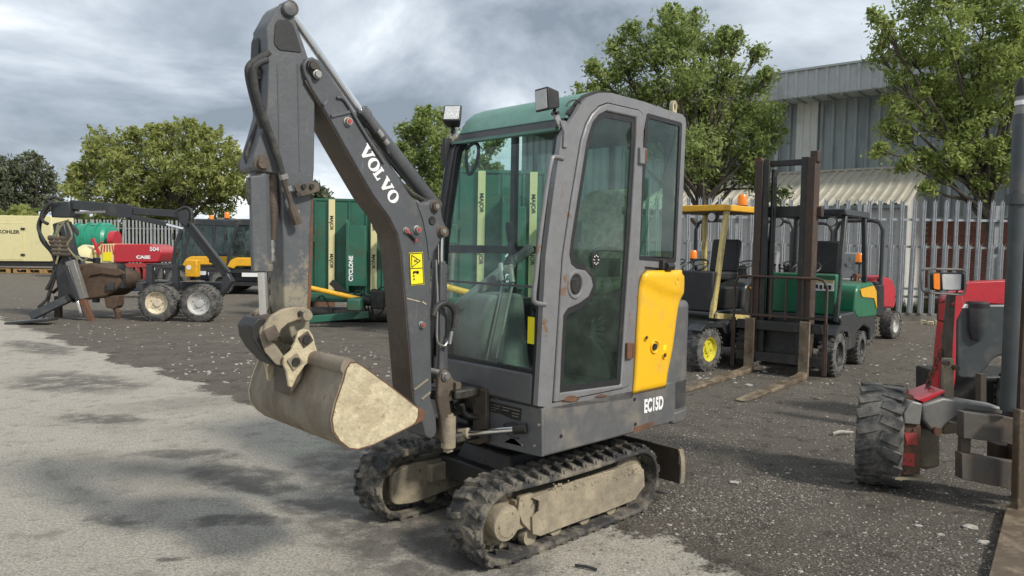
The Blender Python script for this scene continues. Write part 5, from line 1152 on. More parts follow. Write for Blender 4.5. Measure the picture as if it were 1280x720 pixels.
BLUEG = mat('slate_vehicle_panel', (.048, .058, .062), .45, 0, (.12, .11, .10), .3, 3, .04, 40, coat=.15)
LGREY = mat('pale_grey_steel', (.24, .235, .22), .5, .4, (.16, .13, .10), .4, 5, .15, 40)
RIMC = mat('cream_wheel_rim', (.68, .60, .44), .5, 0, (.30, .20, .11), .35, 9)
RIMW = mat('silver_wheel_rim', (.58, .57, .54), .4, .2, (.3, .24, .16), .3, 9)
RIMY = mat('yellow_wheel_rim', (.65, .58, .05), .5)

def beacon(parent, c, s=1.0):
    mb = MB().cyl(c, Vector(c) + Vector((0, 0, .03 * s)), .05 * s, n=14); o = obj('beacon_base', mb, BLACK, parent)
    mb = MB().lathe([(0, 0), (.052 * s, 0), (.050 * s, .75), (.036 * s, .95), (0, 1)], Vector(c) + Vector((0, 0, .03 * s)), Vector(c) + Vector((0, 0, .15 * s)), 16); obj('beacon_lens', mb, ORANGE, o)
def steering(parent, c, tilt=.5, r=.17):
    c = Vector(c); mb = MB(); nrm = Vector((-math.sin(tilt), 0, math.cos(tilt))); x = Vector((0, 1, 0)); y = nrm.cross(x)
    pts = [c + (x * math.cos(t) + y * math.sin(t)) * r for t in [i * 2 * math.pi / 20 for i in range(21)]]; mb.tube(pts, .013, 6)
    for k in range(3):
        t = k * 2.09 + .5; mb.bar(c, c + (x * math.cos(t) + y * math.sin(t)) * r, .02, .008)
    mb.cyl(c - nrm * .35, c, .022, n=8); obj('steering_wheel', mb, BLACK, parent)
def seat(parent, c, m, w=.44, face=1):
    c = Vector(c); mb = MB(); mb.box(c, (.44, w, .11)); o = obj('seat', mb, m, parent, bevel=.03, seg=3)
    mb = MB(); mb.box(c + Vector((-.24 * face, 0, .26)), (.10, w * .95, .46), Matrix.Rotation(R(-9 * face), 3, 'Y')); obj('seat_back', mb, m, o, bevel=.035, seg=3)

def forklift(name, label, fr, paint, guard, guardtop, mast=True, rim=DARK, grill=True, guard_z=1.96, dash=None):
    t = thing(name, label, 'forklift', fr, 'forklifts parked behind the excavator')
    W = .52
    for s in (1, -1):
        wheel(t, (-.36, s * .50, .265), (0, s, 0), .27, .18, rim=rim, lugs=26, rimr=.55)
        wheel(t, (-1.62, s * .44, .215), (0, s, 0), .22, .15, rim=rim, lugs=24, rimr=.55)
    for s in (1, -1):
        pr = [(-.55, .28), (-.62, .60), (-.55, .66), (-.60, .72), (-1.25, .72), (-1.30, 1.0), (-2.05, 1.02), (-2.2, .90), (-2.22, .38), (-1.95, .28), (-1.92, .45), (-1.62, .52), (-1.32, .45), (-1.25, .26), (-.95, .24)]
    mb = MB().prism(rnd(pr[:7] + pr[7:], .03, 2), 1, -W, W); 
    obj('chassis', mb, CHAR, t, bevel=.02)
    mb = MB().prism(rnd([(-1.15, .70), (-1.20, 1.00), (-1.30, 1.06), (-1.95, 1.08), (-2.15, .98), (-2.235, .60), (-2.0, .60), (-1.3, .62)], .05, 3), 1, -W - .01, W + .01); obj('engine_cover', mb, paint, t, bevel=.03)
    mb = MB().prism(rnd([(-1.30, 1.0), (-1.95, 1.03), (-2.10, .95), (-2.16, .70), (-2.0, .86), (-1.4, .90)], .03, 2), 1, W + .012, W + .022); obj('yellow_stripe', mb, BYEL, t)
    mb = MB(); mb.box((-.62, 0, .95), (.10, .92, .50)); obj('dashboard', mb, dash or paint, t, bevel=.02)
    for s in (1, -1):
        mb = MB().prism(rnd([(-.12, .50), (-.22, .58), (-.45, .60), (-.68, .56), (-.72, .44), (-.66, .44), (-.60, .52), (-.30, .54)], .02), 1, s * .40, s * .60); obj('mudguard', mb, CHAR, t, bevel=.01)
    seat(t, (-1.33, 0, 1.13), BLACK); steering(t, (-.86, 0, 1.26), -.5)
    mb = MB()
    for k in range(4): mb.tube([(-.78, -.36 + k * .06, 1.05), (-.74, -.36 + k * .06, 1.28)], .008, 6); mb.sphere((-.74, -.36 + k * .06, 1.29), .018)
    obj('control_lever', mb, BLACK, t, kind='stuff')
    # overhead guard
    for s in (1, -1):
        mb = MB(); mb.bar((-.56, s * .47, .62), (-.86, s * .44, guard_z - .03), .055, .075, up=(1, 0, 0)); obj('guard_leg', mb, guard, t, bevel=.01)
        mb = MB(); mb.bar((-1.78, s * .47, 1.0), (-1.72, s * .44, guard_z - .03), .055, .07, up=(1, 0, 0)); obj('guard_leg', mb, guard, t, bevel=.01)
    mb = MB(); z = guard_z
    for s in (1, -1): mb.box((-1.28, s * .45, z), (1.06, .07, .08))
    mb.box((-.78, 0, z), (.08, .96, .08)); mb.box((-1.80, 0, z), (.08, .96, .08)); gt = obj('guard_frame', mb, guardtop, t, bevel=.012, kind='stuff')
    for k in range(7): obj('guard_bar', MB().box((-1.3, -.36 + k * .12, z + .012), (.98, .03, .03)), BLACK, t)
    if guardtop is not CHAR:
        obj('guard_roof_sheet', MB().box((-1.28, 0, z - .03), (1.0, .86, .02)), BLACK, t)
    for s in (1, -1):
        mb = MB().lathe([(0, 0), (.05, .1), (.065, .6), (.06, 1), (0, .95)], (-.80, s * .33, z - .10), (-.70, s * .33, z - .12), 16); hl = obj('work_light', mb, BLACK, t); obj('light_lens', MB().cyl((-.70, s * .33, z - .12), (-.693, s * .33, z - .121), .052, n=16), LENS, hl)
    if mast:
        H = 2.55
        for s in (1, -1):
            mb = MB(); mb.box((-.05, s * .335, H / 2 + .06), (.17, .035, H - .12)); mb.box((.03, s * .305, H / 2 + .06), (.025, .09, H - .12)); mb.box((-.13, s * .305, H / 2 + .06), (.025, .09, H - .12)); obj('outer_channel', mb, RUSTM, t, bevel=.004)
            mb = MB(); mb.box((-.05, s * .245, H / 2 + .08), (.14, .03, H - .14)); mb.box((.015, s * .222, H / 2 + .08), (.025, .07, H - .14)); obj('inner_channel', mb, DARK, t, bevel=.004)
            mb = MB(); mb.cyl((-.12, s * .19, .2), (-.12, s * .19, 1.60), .034, n=14); mb.cyl((-.12, s * .19, 1.60), (-.12, s * .19, H - .1), .02, n=12); obj('lift_cylinder', mb, DARK, t)
            mb = MB().cyl((-.07, s * .33, H - .0), (.02, s * .33, H - .0), .045, n=16); obj('roller', mb, RUST if s < 0 else RUSTM, t)
        mb = MB().box((-.02, .33, H + .01), (.12, .09, .13)); mb.box((-.10, .37, H - .62), (.08, .08, .12)); obj('mast_cap', mb, RUSTM, t, bevel=.01, kind='stuff')
        for z_, h_ in ((H - .03, .07), (1.94, .13), (.62, .12), (.22, .14)):
            mb = MB().box((-.13 if z_ > 1 else -.08, 0, z_), (.05, .56, h_)); obj('cross_member', mb, DARK, t, bevel=.006)
        mb = MB().box((-.10, 0, .42), (.06, .5, .5)); obj('mast_back_plate', mb, DARK, t)
        mb = MB()
        for s in (-.11, -.14): mb.tube([(0, s, .5), (0, s, H - .2), (-.04, s, H - .12)], .012, 6)
        obj('lift_chain', mb, DARK, t, kind='stuff')
        for z_ in (.58, .20):
            mb = MB().box((.055, 0, z_), (.05, 1.0, .11)); obj('carriage_bar', mb, DARK, t, bevel=.004)
        # load backrest
        mb = MB(); mb.tube([(.06, -.55, .06), (.06, -.55, 1.06), (.06, -.51, 1.14), (.06, -.44, 1.16), (.06, .42, 1.16), (.06, .50, 1.14), (.06, .54, 1.06), (.06, .54, .06)], .016, 8); br = obj('load_backrest', mb, RUSTM, t)
        for y in (-.33, -.10, .08, .27): obj('backrest_bar', MB().box((.06, y, .91), (.02, .022, .50)), RUSTM, br)
        obj('backrest_bar', MB().box((.06, 0, .70), (.025, 1.08, .03)), RUSTM, br)
        for y in (-.55, .54): obj('backrest_foot', MB().box((.06, y, .35), (.02, .05, .60)), RUSTM, br)
        for s in (-1, 1):
            y = s * .325; mb = MB().prism([(.085, .03), (.085, .66), (.120, .66), (.125, .075), (.20, .055), (1.86, .022), (1.90, .010), (1.86, .002), (.12, .002)], 1, y - .058, y + .058); obj('fork', mb, FORKM, t, bevel=.005)
        fl = Frame(0, 0)
    return t
t = forklift('forklift', 'green and black forklift with a tall rusty mast and two long forks on the ground', Frame(3.2, 8.78, 230.3), FGRN, CHAR, CHAR)
pl_ = obj('label_plate', MB().box((-.566, .30, 1.06), (.006, .26, .13)), WHITE, t); obj('label_band', MB().box((-.562, .30, 1.11), (.006, .25, .03)), ORANGE if False else FYEL, pl_)
for k, (dy_, w_) in enumerate(((-.08, .05), (-.02, .03), (.03, .03), (.08, .04))): obj('label_print', MB().box((-.561, .30 + dy_, 1.045 - .006 * (k % 2)), (.004, w_, .05)), INK, pl_)
t = forklift('forklift', 'old pale yellow forklift with orange beacon on its yellow edged roof behind the excavator tail', Frame(1.75, 9.1, 222), CHAR, FYEL, BYEL, mast=False, rim=RIMY, guard_z=2.0, dash=BLACK)
beacon(t, (-1.45, .30, 2.03), 1.25)
mb = MB().bar((-.55, .535, .66), (-1.25, .535, .60), .04, .07); obj('side_rail', mb, FYEL, t, bevel=.006)
mb = MB().bar((-1.25, .535, .60), (-2.1, .535, .68), .04, .07); obj('side_rail', mb, FYEL, t, bevel=.006)
mb = MB().box((-1.0, .1, .86), (.5, .7, .28)); obj('battery_box', mb, BLACK, t, bevel=.02)

# ride-on mowers with roll bar
def rollbar_mower(name, label, x, y, yaw, reel=True, group='ride-on mowers by the fence'):
    t = thing(name, label, 'ride-on mower', Frame(x, y, yaw), group)      # +X forward
    for s in (1, -1):
        wheel(t, (.35, s * .48, .30), (0, s, 0), .30, .24, rim=RIMW, lugs=22); wheel(t, (-.95, s * .42, .24), (0, s, 0), .24, .20, rim=RIMW, lugs=20)
    mb = MB(); mb.box((-.25, 0, .50), (1.5, .60, .26)); mb.box((.35, 0, .55), (.5, .8, .12)); obj('chassis', mb, BLACK, t, bevel=.02, kind=None)
    mb = MB().prism(rnd([(-.45, .55), (-.45, 1.02), (-.6, 1.10), (-1.15, 1.02), (-1.3, .85), (-1.3, .5)], .08, 4), 1, -.36, .36); obj('engine_hood', mb, REDP, t, bevel=.04, seg=3)
    mb = MB(); mb.cyl((-.1, .46, .45), (-.1, .46, .95), .17, .15, 18); mb.cyl((-.1, .46, .95), (-.1, .46, 1.0), .08, n=12); obj('fuel_tank', mb, BLACK, t, bevel=.01, kind='stuff')
    mb = MB(); mb.tube([(-.52, -.40, .5), (-.52, -.40, 1.85), (-.52, -.34, 1.98), (-.52, -.22, 2.02), (-.52, .22, 2.02), (-.52, .34, 1.98), (-.52, .40, 1.85), (-.52, .40, .5)], .036, 10); obj('roll_bar', mb, CHAR, t)
    seat(t, (-.12, 0, .98), SEATG); steering(t, (.34, 0, 1.22), -.4, .18)
    mb = MB(); mb.bar((.42, 0, .6), (.36, 0, 1.2), .10, .10); obj('steering_column', mb, BLACK, t)
    mb = MB().cyl((.25, .36, .9), (.25, .36, 1.28), .012, n=8); bp_ = obj('beacon_stalk', mb, BLACK, t); beacon(bp_, (.25, .36, 1.28), 1.3) if False else beacon(t, (.25, .36, 1.28), 1.25)
    if reel:
        y0 = .50; mb = MB().bar((.62, y0, .30), (.40, y0, 1.12), .05, .07, up=(1, 0, 0)); obj('reel_frame', mb, FGRN, t)
        mb = MB(); mb.bar((.95, y0 + .04, .30), (.78, y0 + .04, 1.12), .05, .05, up=(1, 0, 0)); mb.bar((.60, y0 + .02, .32), (.97, y0 + .02, .30), .05, .05); mb.bar((.40, y0 + .02, 1.10), (.80, y0 + .02, 1.12), .05, .05); obj('reel_side', mb, RUST, t, kind='stuff')
        mb = MB()
        for k in range(6):
            a = k * math.pi / 3; pts = []
            for i in range(11):
                f = i / 10; b = a + f * 1.6; c = Vector((.79, y0, .32)).lerp(Vector((.60, y0, 1.10)), f); pts.append(c + Vector((math.cos(b) * .11, math.sin(b) * .11, 0)))
            mb.tube(pts, .013, 5)
        obj('reel_blades', mb, RUST, t, kind='stuff')
        for k in range(5):
            f = .1 + k * .2; c = Vector((.79, y0, .32)).lerp(Vector((.60, y0, 1.10)), f); obj('reel_disc', MB().cyl(c - Vector((0, 0, .008)), c + Vector((0, 0, .008)), .105, n=14), RUST, t)
    return t
rollbar_mower('ride_on_mower', 'ride-on reel mower with tall roll bar and green framed reel folded upright', 5.55, 12.4, 222)
rollbar_mower('ride_on_mower', 'ride-on mower half hidden behind the mast of the green forklift', 4.4, 13.4, 215, reel=False)
rollbar_mower('ride_on_mower', 'ride-on mower with grey seat half hidden behind the yellow forklift', 3.25, 13.6, 210, reel=False)
rollbar_mower('ride_on_mower', 'ride-on mower just behind the rear of the green forklift, its roll bar against the fence', 5.35, 13.9, 222, reel=False)

# ---- truck mounted forklift at the right edge (world aligned frame, X to the right, -Y towards the yard)
TF = Frame(2.6, 4.6, 0)
tm = thing('truck_mounted_forklift', 'red and grey truck mounted forklift with headlight on a post, cut by the right edge', 'forklift', TF)
def P(px, py, y): return TF.bp(px, py, 1, y)
def O(pts, y): return TF.o2(pts, 1, y)
c = P(1104, 545, .05); wheel(tm, (c.x - .01, .05, .315), (.87, -.50, 0), .312, .27, tyre=TYRE, rim=DARK, lugs=20, lugh=.011, bar=True, rimr=.5)
mb = MB(); g0 = [(1126, 492), (1147, 496), (1144, 592), (1123, 590)]
mb.prism(O([(1124, 528), (1147, 530), (1146, 590), (1124, 592)], -.16), 1, -.20, -.13); ob = obj('outrigger_guard', mb, RUST, tm, bevel=.006)
mb = MB(); mb.prism(O([(1127, 566), (1143, 567), (1142, 583), (1126, 581)], -.2), 1, -.206, -.200); mb.prism(O([(1130, 541), (1146, 541), (1146, 556), (1133, 556)], -.2), 1, -.206, -.200); obj('red_paint_patch', mb, REDF, ob, kind='stuff')
for px, py in ((1132, 537), (1142, 537), (1131, 556), (1139, 556), (1130, 574), (1138, 575), (1133, 587)):
    q = P(px, py, -.2); obj('rivet', MB().cyl((q.x, -.200, q.z), (q.x, -.210, q.z), .007, n=8), RUST, ob)
mb = MB(); mb.prism(O([(1126, 514), (1136, 500), (1149, 503), (1146, 530), (1126, 528)], -.18), 1, -.22, -.10); obj('guard_cap', mb, LGREY, tm, bevel=.008)
mb = MB(); mb.prism(O([(1128, 495), (1138, 492), (1141, 500), (1131, 515), (1127, 515)], -.1), 1, -.14, .06); obj('mud_lump', mb, RUST, tm, bevel=.01)
mb = MB(); mb.box((P(1132, 595, -.15).x, -.15, P(1132, 595, -.15).z), (.19, .12, .012)); obj('step_plate', mb, MUDM, tm)
mb = MB(); mb.prism(O([(1149, 505), (1176, 496), (1200, 500), (1250, 508), (1250, 518), (1202, 512), (1192, 520), (1178, 530), (1172, 540), (1164, 541), (1150, 524)], -.10), 1, -.13, .02); obj('axle_arm', mb, LGREY, tm, bevel=.015, seg=3)
mb = MB(); mb.prism(O([(1148, 530), (1164, 541), (1176, 540), (1176, 584), (1160, 588), (1147, 584)], .0), 1, .0, .12); obj('hub_housing', mb, MUDM, tm, bevel=.02)
q = P(1169, 538, -.13); obj('pin', MB().cyl((q.x, -.125, q.z), (q.x, -.16, q.z), .024, n=16), RUST, tm)
mb = MB(); mb.prism(O([(1147, 500), (1179, 487), (1181, 490), (1154, 503)], -.1), 1, -.11, .10); obj('red_top_plate', mb, REDP, tm, bevel=.003)
mb = MB(); mb.prism(O([(1175, 524), (1198, 529), (1198, 540), (1176, 542)], .05), 1, .02, .08); obj('linkage', mb, MUDM, tm, bevel=.01)
GRIMY = mat('grimy_carriage_steel', (.10, .09, .078), .6, .1, (.15, .10, .07), .4, 5, .2, 50, scratch=(.26, .25, .22))
# carriage cross bars
mb = MB(); mb.prism(O([(1198, 513), (1250, 519), (1275, 524), (1275, 558), (1250, 551), (1198, 545)], -.35), 1, -.40, -.33); obj('carriage_bar', mb, GRIMY, tm, bevel=.003)
mb = MB(); mb.prism(O([(1196, 564), (1275, 577), (1275, 612), (1196, 596)], -.35), 1, -.40, -.33); obj('carriage_bar', mb, GRIMY, tm, bevel=.003)
mb = MB(); mb.prism(O([(1201, 545), (1213, 546), (1212, 567), (1200, 565)], -.33), 1, -.34, -.30); obj('carriage_link', mb, GRIMY, tm, bevel=.004)
mb = MB(); mb.prism(O([(1240, 553), (1262, 556), (1262, 580), (1240, 576)], -.2), 1, -.25, -.15); obj('carriage_link', mb, RUSTM, tm, bevel=.004)
# mast channels and cylinder
m0 = P(1263, 120, -.30); m1 = P(1272, 600, -.30)
mb = MB().prism(O([(1286, 190), (1310, 190), (1300, 620), (1266, 590), (1269, 470)], -.30), 1, -.34, -.24); obj('mast_channel', mb, RUSTM, tm, bevel=.006)
mb = MB().prism(O([(1269, 511), (1295, 514), (1288, 740), (1262, 740), (1266, 620)], -.50), 1, -.54, -.48); obj('fork_shank', mb, FORKM, tm, bevel=.006)
a = P(1259.5, 513, -.42); b = P(1276.5, 143, -.42); mb = MB().lathe([(0, 0), (.038, 0), (.040, .01), (.040, .50), (.040, .99), (.038, 1), (0, 1)], a, b, 20); cy_ = obj('lift_cylinder', mb, BLUEG, tm)
d_ = (b - a).normalized(); L_ = (b - a).length
mb = MB().cyl(a + d_ * L_ * .70, a + d_ * L_ * .735, .056, n=20); obj('cylinder_collar', mb, BLUEG, cy_)
mb = MB().cyl(b, b + d_ * .10, .030, n=18); obj('cylinder_rod', mb, LGREY, cy_)
mb = MB().cyl(b + d_ * .05, b + d_ * .075, .034, n=18); obj('white_band', mb, WHITE, cy_)
mb = MB().lathe([(0, 0), (.034, 0), (.036, .5), (.02, 1), (0, 1)], b + d_ * .10, b + d_ * .20, 18); obj('cylinder_head', mb, DARK, cy_)
# long fork reaching to the camera
f0 = ground_pt(1262, 660); f1 = ground_pt(1248, 735)
V = [TF.I @ Vector((f0.x, f0.y, 0)), TF.I @ Vector((f1.x, f1.y, 0))]
mb = MB(); F1 = [ground_pt(*q) for q in ((1258, 640), (1300, 640), (1320, 745), (1232, 745))]; F1 = [TF.I @ Vector((q.x, q.y, .0)) for q in F1]
n_ = len(F1); mb.faces([Vector((v.x, v.y, .01)) for v in F1] + [Vector((v.x, v.y, .045)) for v in F1], [(0, 1, 2, 3), (7, 6, 5, 4)] + [(i, (i + 1) % 4, 4 + (i + 1) % 4, 4 + i) for i in range(4)]); obj('fork', mb, FORKM, tm, bevel=.004)
# lamp post
mb = MB().prism(O([(1186, 368), (1193, 368), (1189, 430), (1187, 497), (1177, 500), (1180, 425)], .0), 1, -.02, .03); lp = obj('lamp_post', mb, BROWN, tm, bevel=.004)
mb = MB(); mb.prism(O([(1177, 447), (1189, 447), (1189, 497), (1176, 500)], -.03), 1, -.06, -.025); obj('post_clamp', mb, MUDM, tm, bevel=.004)
for px, py in ((1180, 453), (1192, 459)):
    q = P(px, py, -.06); obj('bolt', MB().cyl((q.x, -.06, q.z), (q.x, -.10, q.z), .016, n=10), BROWN, tm)
def rr(pts, r=.02): return rnd(pts, r, 4)
lo_ = rr(O([(1166, 341), (1204, 341), (1204, 363), (1166, 363)], -.10), .02)
mb = MB().prism(lo_, 1, -.12, -.03); hl = obj('headlight', mb, BLACK, tm, bevel=.008)
mb = MB().prism(rr(O([(1166.5, 342), (1174, 341.5), (1174, 362), (1167, 361)], -.12), .008), 1, -.128, -.12); obj('indicator_lens', mb, ORANGE, hl)
mb = MB().prism(rr(O([(1177, 342.5), (1201, 342.5), (1200, 362), (1178, 362)], -.12), .006), 1, -.127, -.12); obj('lamp_lens', mb, LENS, hl)
gl = rr(O([(1162, 336), (1208, 337), (1208, 369), (1162, 366)], -.15), .03); mb = MB(); mb.tube([(x, -.14, z) for x, z in gl] + [(gl[0][0], -.14, gl[0][1])], .006, 6); mb.tube([(x, -.06, z) for x, z in gl] + [(gl[0][0], -.06, gl[0][1])], .006, 6)
for x, z in (gl[2], gl[7], gl[12], gl[17]): mb.tube([(x, -.14, z), (x, -.06, z)], .005, 6)
obj('lamp_guard', mb, LGREY, hl)
mb = MB(); mb.tube([P(*q, .0) for q in ((1181, 377), (1172, 379), (1172, 400), (1180, 402))], .005, 6); obj('cable_loop', mb, BLACK, tm)
obj('red_knob', MB().sphere(P(1192, 380, -.04), .013), RED, tm)
# chain links
cp = smooth_path([P(*q, .02) for q in ((1178, 421), (1186, 427), (1180, 432), (1175, 442), (1171, 450), (1168, 462), (1163, 470), (1160, 482), (1157, 490))], 4)
for i in range(0, len(cp) - 2, 2):
    a, b = cp[i], cp[min(i + 2, len(cp) - 1)]; d = (b - a); Ln = d.length * .80; d.normalize(); side = Vector((1, 0, .2)).normalized() if (i // 2) % 2 else Vector((0, 1, 0)); side = (side - d * side.dot(d)).normalized(); c = (a + b) / 2
    mb = MB(); pts = [c + d * math.cos(t) * Ln * .8 + side * math.sin(t) * .014 for t in [k * math.pi / 4 for k in range(9)]]; mb.tube(pts, .0055, 5); obj('chain_link', mb, RUST, tm)
# bonnet behind: red top, slate side panel with tank
YB_ = 1.55
mb = MB().prism(rnd(O([(1208, 353), (1300, 349), (1300, 382), (1208, 378), (1200, 378)], YB_), .04, 3), 1, YB_ - .02, YB_ + .16); obj('bonnet', mb, REDP, tm, bevel=.03, seg=3)
mb = MB().prism(rnd(O([(1202, 380), (1300, 380), (1300, 430), (1240, 446), (1228, 462), (1216, 473), (1192, 472), (1192, 400)], YB_), .04, 3), 1, YB_ - .04, YB_ + .10); obj('side_panel', mb, BLUEG, tm, bevel=.02, seg=3)
mb = MB().prism(O([(1180, 372), (1200, 358), (1203, 380), (1193, 400), (1192, 470), (1188, 500), (1168, 500), (1174, 430)], YB_ - .3), 1, YB_ - .34, YB_ - .22); obj('red_body_corner', mb, REDP, tm, bevel=.02)
q = P(1228, 385, YB_ - .10); mb = MB().lathe([(0, 0), (.045, .05), (.075, .35), (.082, 1.0), (0, 1.0)], (q.x, YB_ - .04, q.z - .28), (q.x, YB_ - .04, q.z), 22); tk_ = obj('expansion_tank', mb, BLUEG, tm)
mb = MB().lathe([(0, 0), (.085, 0), (.085, .7), (.07, 1), (0, 1)], (q.x, YB_ - .04, q.z), (q.x, YB_ - .04, q.z + .05), 22); obj('tank_cap', mb, BLACK, tk_)
mb = MB().prism(O([(1199, 380), (1211, 380), (1211, 385), (1199, 385)], YB_ - .04), 1, YB_ - .045, YB_ - .04); dl = obj('maker_label', mb, WHITE, tm)
mb = MB(); mb.prism(O([(1190, 470), (1300, 470), (1300, 560), (1230, 560), (1225, 520), (1190, 505)], YB_ + .3), 1, YB_ + .3, YB_ + .9); obj('engine_block', mb, DARK, tm, bevel=.02)
mb = MB(); mb.prism(O([(1226, 468), (1233, 468), (1233, 512), (1226, 512)], .6), 1, .6, .66); obj('inner_post', mb, BROWN, tm)
wheel(tm, (P(1256, 545, 1.6).x + .15, 1.6, .26), (1, 0, 0), .26, .2, rim=DARK)

# ================================================================== LEFT BACKGROUND
# cream generator with pallets
GF = Frame(at(30, 340, 31).x, 31, 0)
def G(pts, y=0): return GF.o2(pts, 1, y)
ge = thing('generator', 'large cream canopied generator set standing on wooden pallets at the far left', 'generator', GF)
mb = MB().prism(rnd(G([(-75, 268), (64, 270), (64, 327), (-75, 326)]), .06, 2), 1, 0, 1.6); gb = obj('canopy', mb, CREAMP, ge, bevel=.02)
mb = MB().plate(G([(-40, 278.5), (30, 278.5), (30, 326), (-40, 326)]), [inset(G([(-40, 278.5), (30, 278.5), (30, 326), (-40, 326)]), .03)], 1, -.015, .0); obj('door_frame', mb, CREAMP, ge)
obj('door', MB().prism(inset(G([(-40, 278.5), (30, 278.5), (30, 326), (-40, 326)]), .045), 1, -.02, .0), CREAMP, ge, bevel=.006)
for px, py in ((29, 286), (29, 318.5)):
    q = GF.bp(px, py, 1, 0); obj('door_hinge', MB().box((q.x, -.03, q.z), (.16, .03, .09)), BLACK, ge)
q = GF.bp(11, 290, 1, 0); text('lettering', 'KOHLER', .20, INK, ge, (q.x + .02, -.024, q.z), (1, 0, 0), (0, 0, 1), 1.15, off=.006)
mb = MB().prism(G([(-75, 327), (64, 328), (64, 333), (-75, 332)]), 1, .05, 1.55); obj('skid_base', mb, BLACK, ge)
def pallet(x, y, z, w, d, label, grp='pallets under the generator'):
    t = thing('pallet', label, 'pallet', Frame(x, y, 0, z), grp)
    for k in range(3):
        for j in (0, 1, 2): obj('block', MB().box((-w / 2 + .07 + k * (w - .14) / 2, -d / 2 + .06 + j * (d - .12) / 2, .10), (.14, .1, .12)), WOOD, t)
    for j in range(5): obj('deck_board', MB().box((0, -d / 2 + .06 + j * (d - .12) / 4, .18), (w, .11, .03)), WOOD, t)
    for j in range(3): obj('bottom_board', MB().box((0, -d / 2 + .06 + j * (d - .12) / 2, .025), (w, .1, .03)), WOOD, t)
for k, (px, lb) in enumerate(((-48, 'wooden pallet under the generator, cut by the left edge of the photo'), (-8, 'second wooden pallet from the left under the generator'), (34, 'third wooden pallet under the generator, below its lettered door'), (72, 'wooden pallet at the right end of the generator behind the crane hoses'))):
    g = at(px, 345, 31); pallet(g.x, 31.6, 0, 1.25, 1.1, lb)
mb = MB(); g = at(50, 334, 31)
# green tank
TK = Frame(at(110, 350, 28).x, 28)
tk = thing('tank_trailer', 'bright green slurry tank with ribs standing beyond the timber trailer', 'tank', TK)
a = TK.bp(78, 304, 1, .6); b = TK.bp(141, 301, 1, .6); r_ = .70
mb = MB().lathe([(0, -.08), (r_ * .6, -.05), (r_ * .95, .0), (r_, .05), (r_, .95), (r_ * .9, 1.0), (r_ * .4, 1.06), (0, 1.06)], a, b, 32); tb = obj('tank', mb, TEALG, tk)
for f in (.12, .35, .58, .80): mb = MB().lathe([(r_ * 1.0, 0), (r_ * 1.06, 0), (r_ * 1.06, 1), (r_, 1)], a.lerp(b, f), a.lerp(b, f + .03), 32); obj('tank_rib', mb, TEALG, tb)
mb = MB(); q = TK.bp(127, 283, 1, .6); mb.cyl(q - Vector((0, 0, .3)), q + Vector((0, 0, .05)), .42, n=20); obj('filler_neck', mb, TEALG, tb)
mb = MB(); q = TK.bp(143, 300, 1, 0); mb.cyl(q + Vector((-.1, 0, 0)), q + Vector((.12, 0, 0)), .34, n=24); obj('red_hub', mb, REDP, tk)
mb = MB(); mb.tube([TK.bp(*q, 1, .0) for q in ((88, 281), (95, 287), (99, 300), (99, 316))], .07, 8, sm=3); obj('tank_hose', mb, HOSE, tk)
q = TK.bp(104, 309, 1, -.05); 
for i in range(3): text('tank_print', ('SAFETY', 'ALWAYS WEAR', 'NO ENTRY')[i] if False else '- - -', .12, WHITE, tk, (q.x, -.12, q.z - i * .12), (1, 0, 0), (0, 0, 1), 1.2) if False else None
mb = MB(); mb.box((TK.bp(110, 330, 1, .6).x, .6, .5), (1.9, .8, .12)); wheel(tk, (a.x + .7, .1, .35), (0, -1, 0), .35, .25, rim=REDP); obj('chassis', mb, REDF, tk)
# red machine with chevrons
RD = Frame(at(165, 355, 26).x, 26)
rd = thing('red_power_pack', 'long red bonneted machine with chevron end panel behind the rusty grab', 'machine', RD)
def D(pts, y=0): return RD.o2(pts, 1, y)
mb = MB().prism(rnd(D([(142, 305), (185, 305), (199, 310), (203, 316), (198, 328), (142, 328)]), .08, 4), 1, 0, 1.4); rb_ = obj('bonnet', mb, REDP, rd, bevel=.04, seg=3)
mb = MB().prism(D([(125, 305), (142, 304.5), (142, 328), (126, 328)]), 1, -.04, 1.3); ch = obj('chevron_panel', mb, CREAMP, rd)
for k in range(5):
    x = 127 + k * 3.2; dx_ = (k - 2) * .8
    obj('chevron_stripe', MB().prism(D([(x - dx_ * .2, 306), (x + 1.3 - dx_ * .2, 306), (x + 1.3 + dx_, 318), (x + dx_, 318)], -.04), 1, -.05, -.04), REDP, ch)
obj('yellow_plate', MB().prism(D([(129, 315.5), (140, 315), (140, 326), (129, 326)], -.04), 1, -.07, -.05), STICKY, ch)
q = RD.bp(193, 311.5, 1, 0); text('lettering', '504', .20, WHITE, rb_, (q.x, -.012, q.z), (1, 0, 0), (0, 0, 1), 1.1, off=.006)
q = RD.bp(172, 321.5, 1, 0); text('lettering', 'CASE', .15, WHITE, rb_, (q.x + .2, -.012, q.z), (1, 0, 0), (0, 0, 1), 1.4, off=.008)
mb = MB(); mb.prism(D([(144, 329), (200, 329), (200, 334), (144, 334)]), 1, -.1, .0); obj('frame_rail', mb, REDF, rd)
for x in (148, 156, 164, 172, 180, 190, 197): obj('frame_post', MB().prism(D([(x, 334), (x + 3.5, 334), (x + 3.5, 350), (x, 350)]), 1, -.08, .1), REDF, rd)
mb = MB(); mb.prism(D([(150, 338), (200, 338), (196, 352), (168, 358), (160, 350)], .3), 1, .2, 1.2); obj('body', mb, DARK, rd)
for x in (150, 190): wheel(rd, (RD.bp(x, 350, 1, .3).x, .3, .38), (0, -1, 0), .38, .3, rim=REDF)
mb = MB(); mb.lathe([(0, 0), (.5, 0), (.55, .2), (.5, 1), (0, 1)], RD.bp(103, 325, 1, .2), RD.bp(122, 325, 1, .2), 24); obj('yellow_drum', mb, BYEL if False else CREAMP, rd)
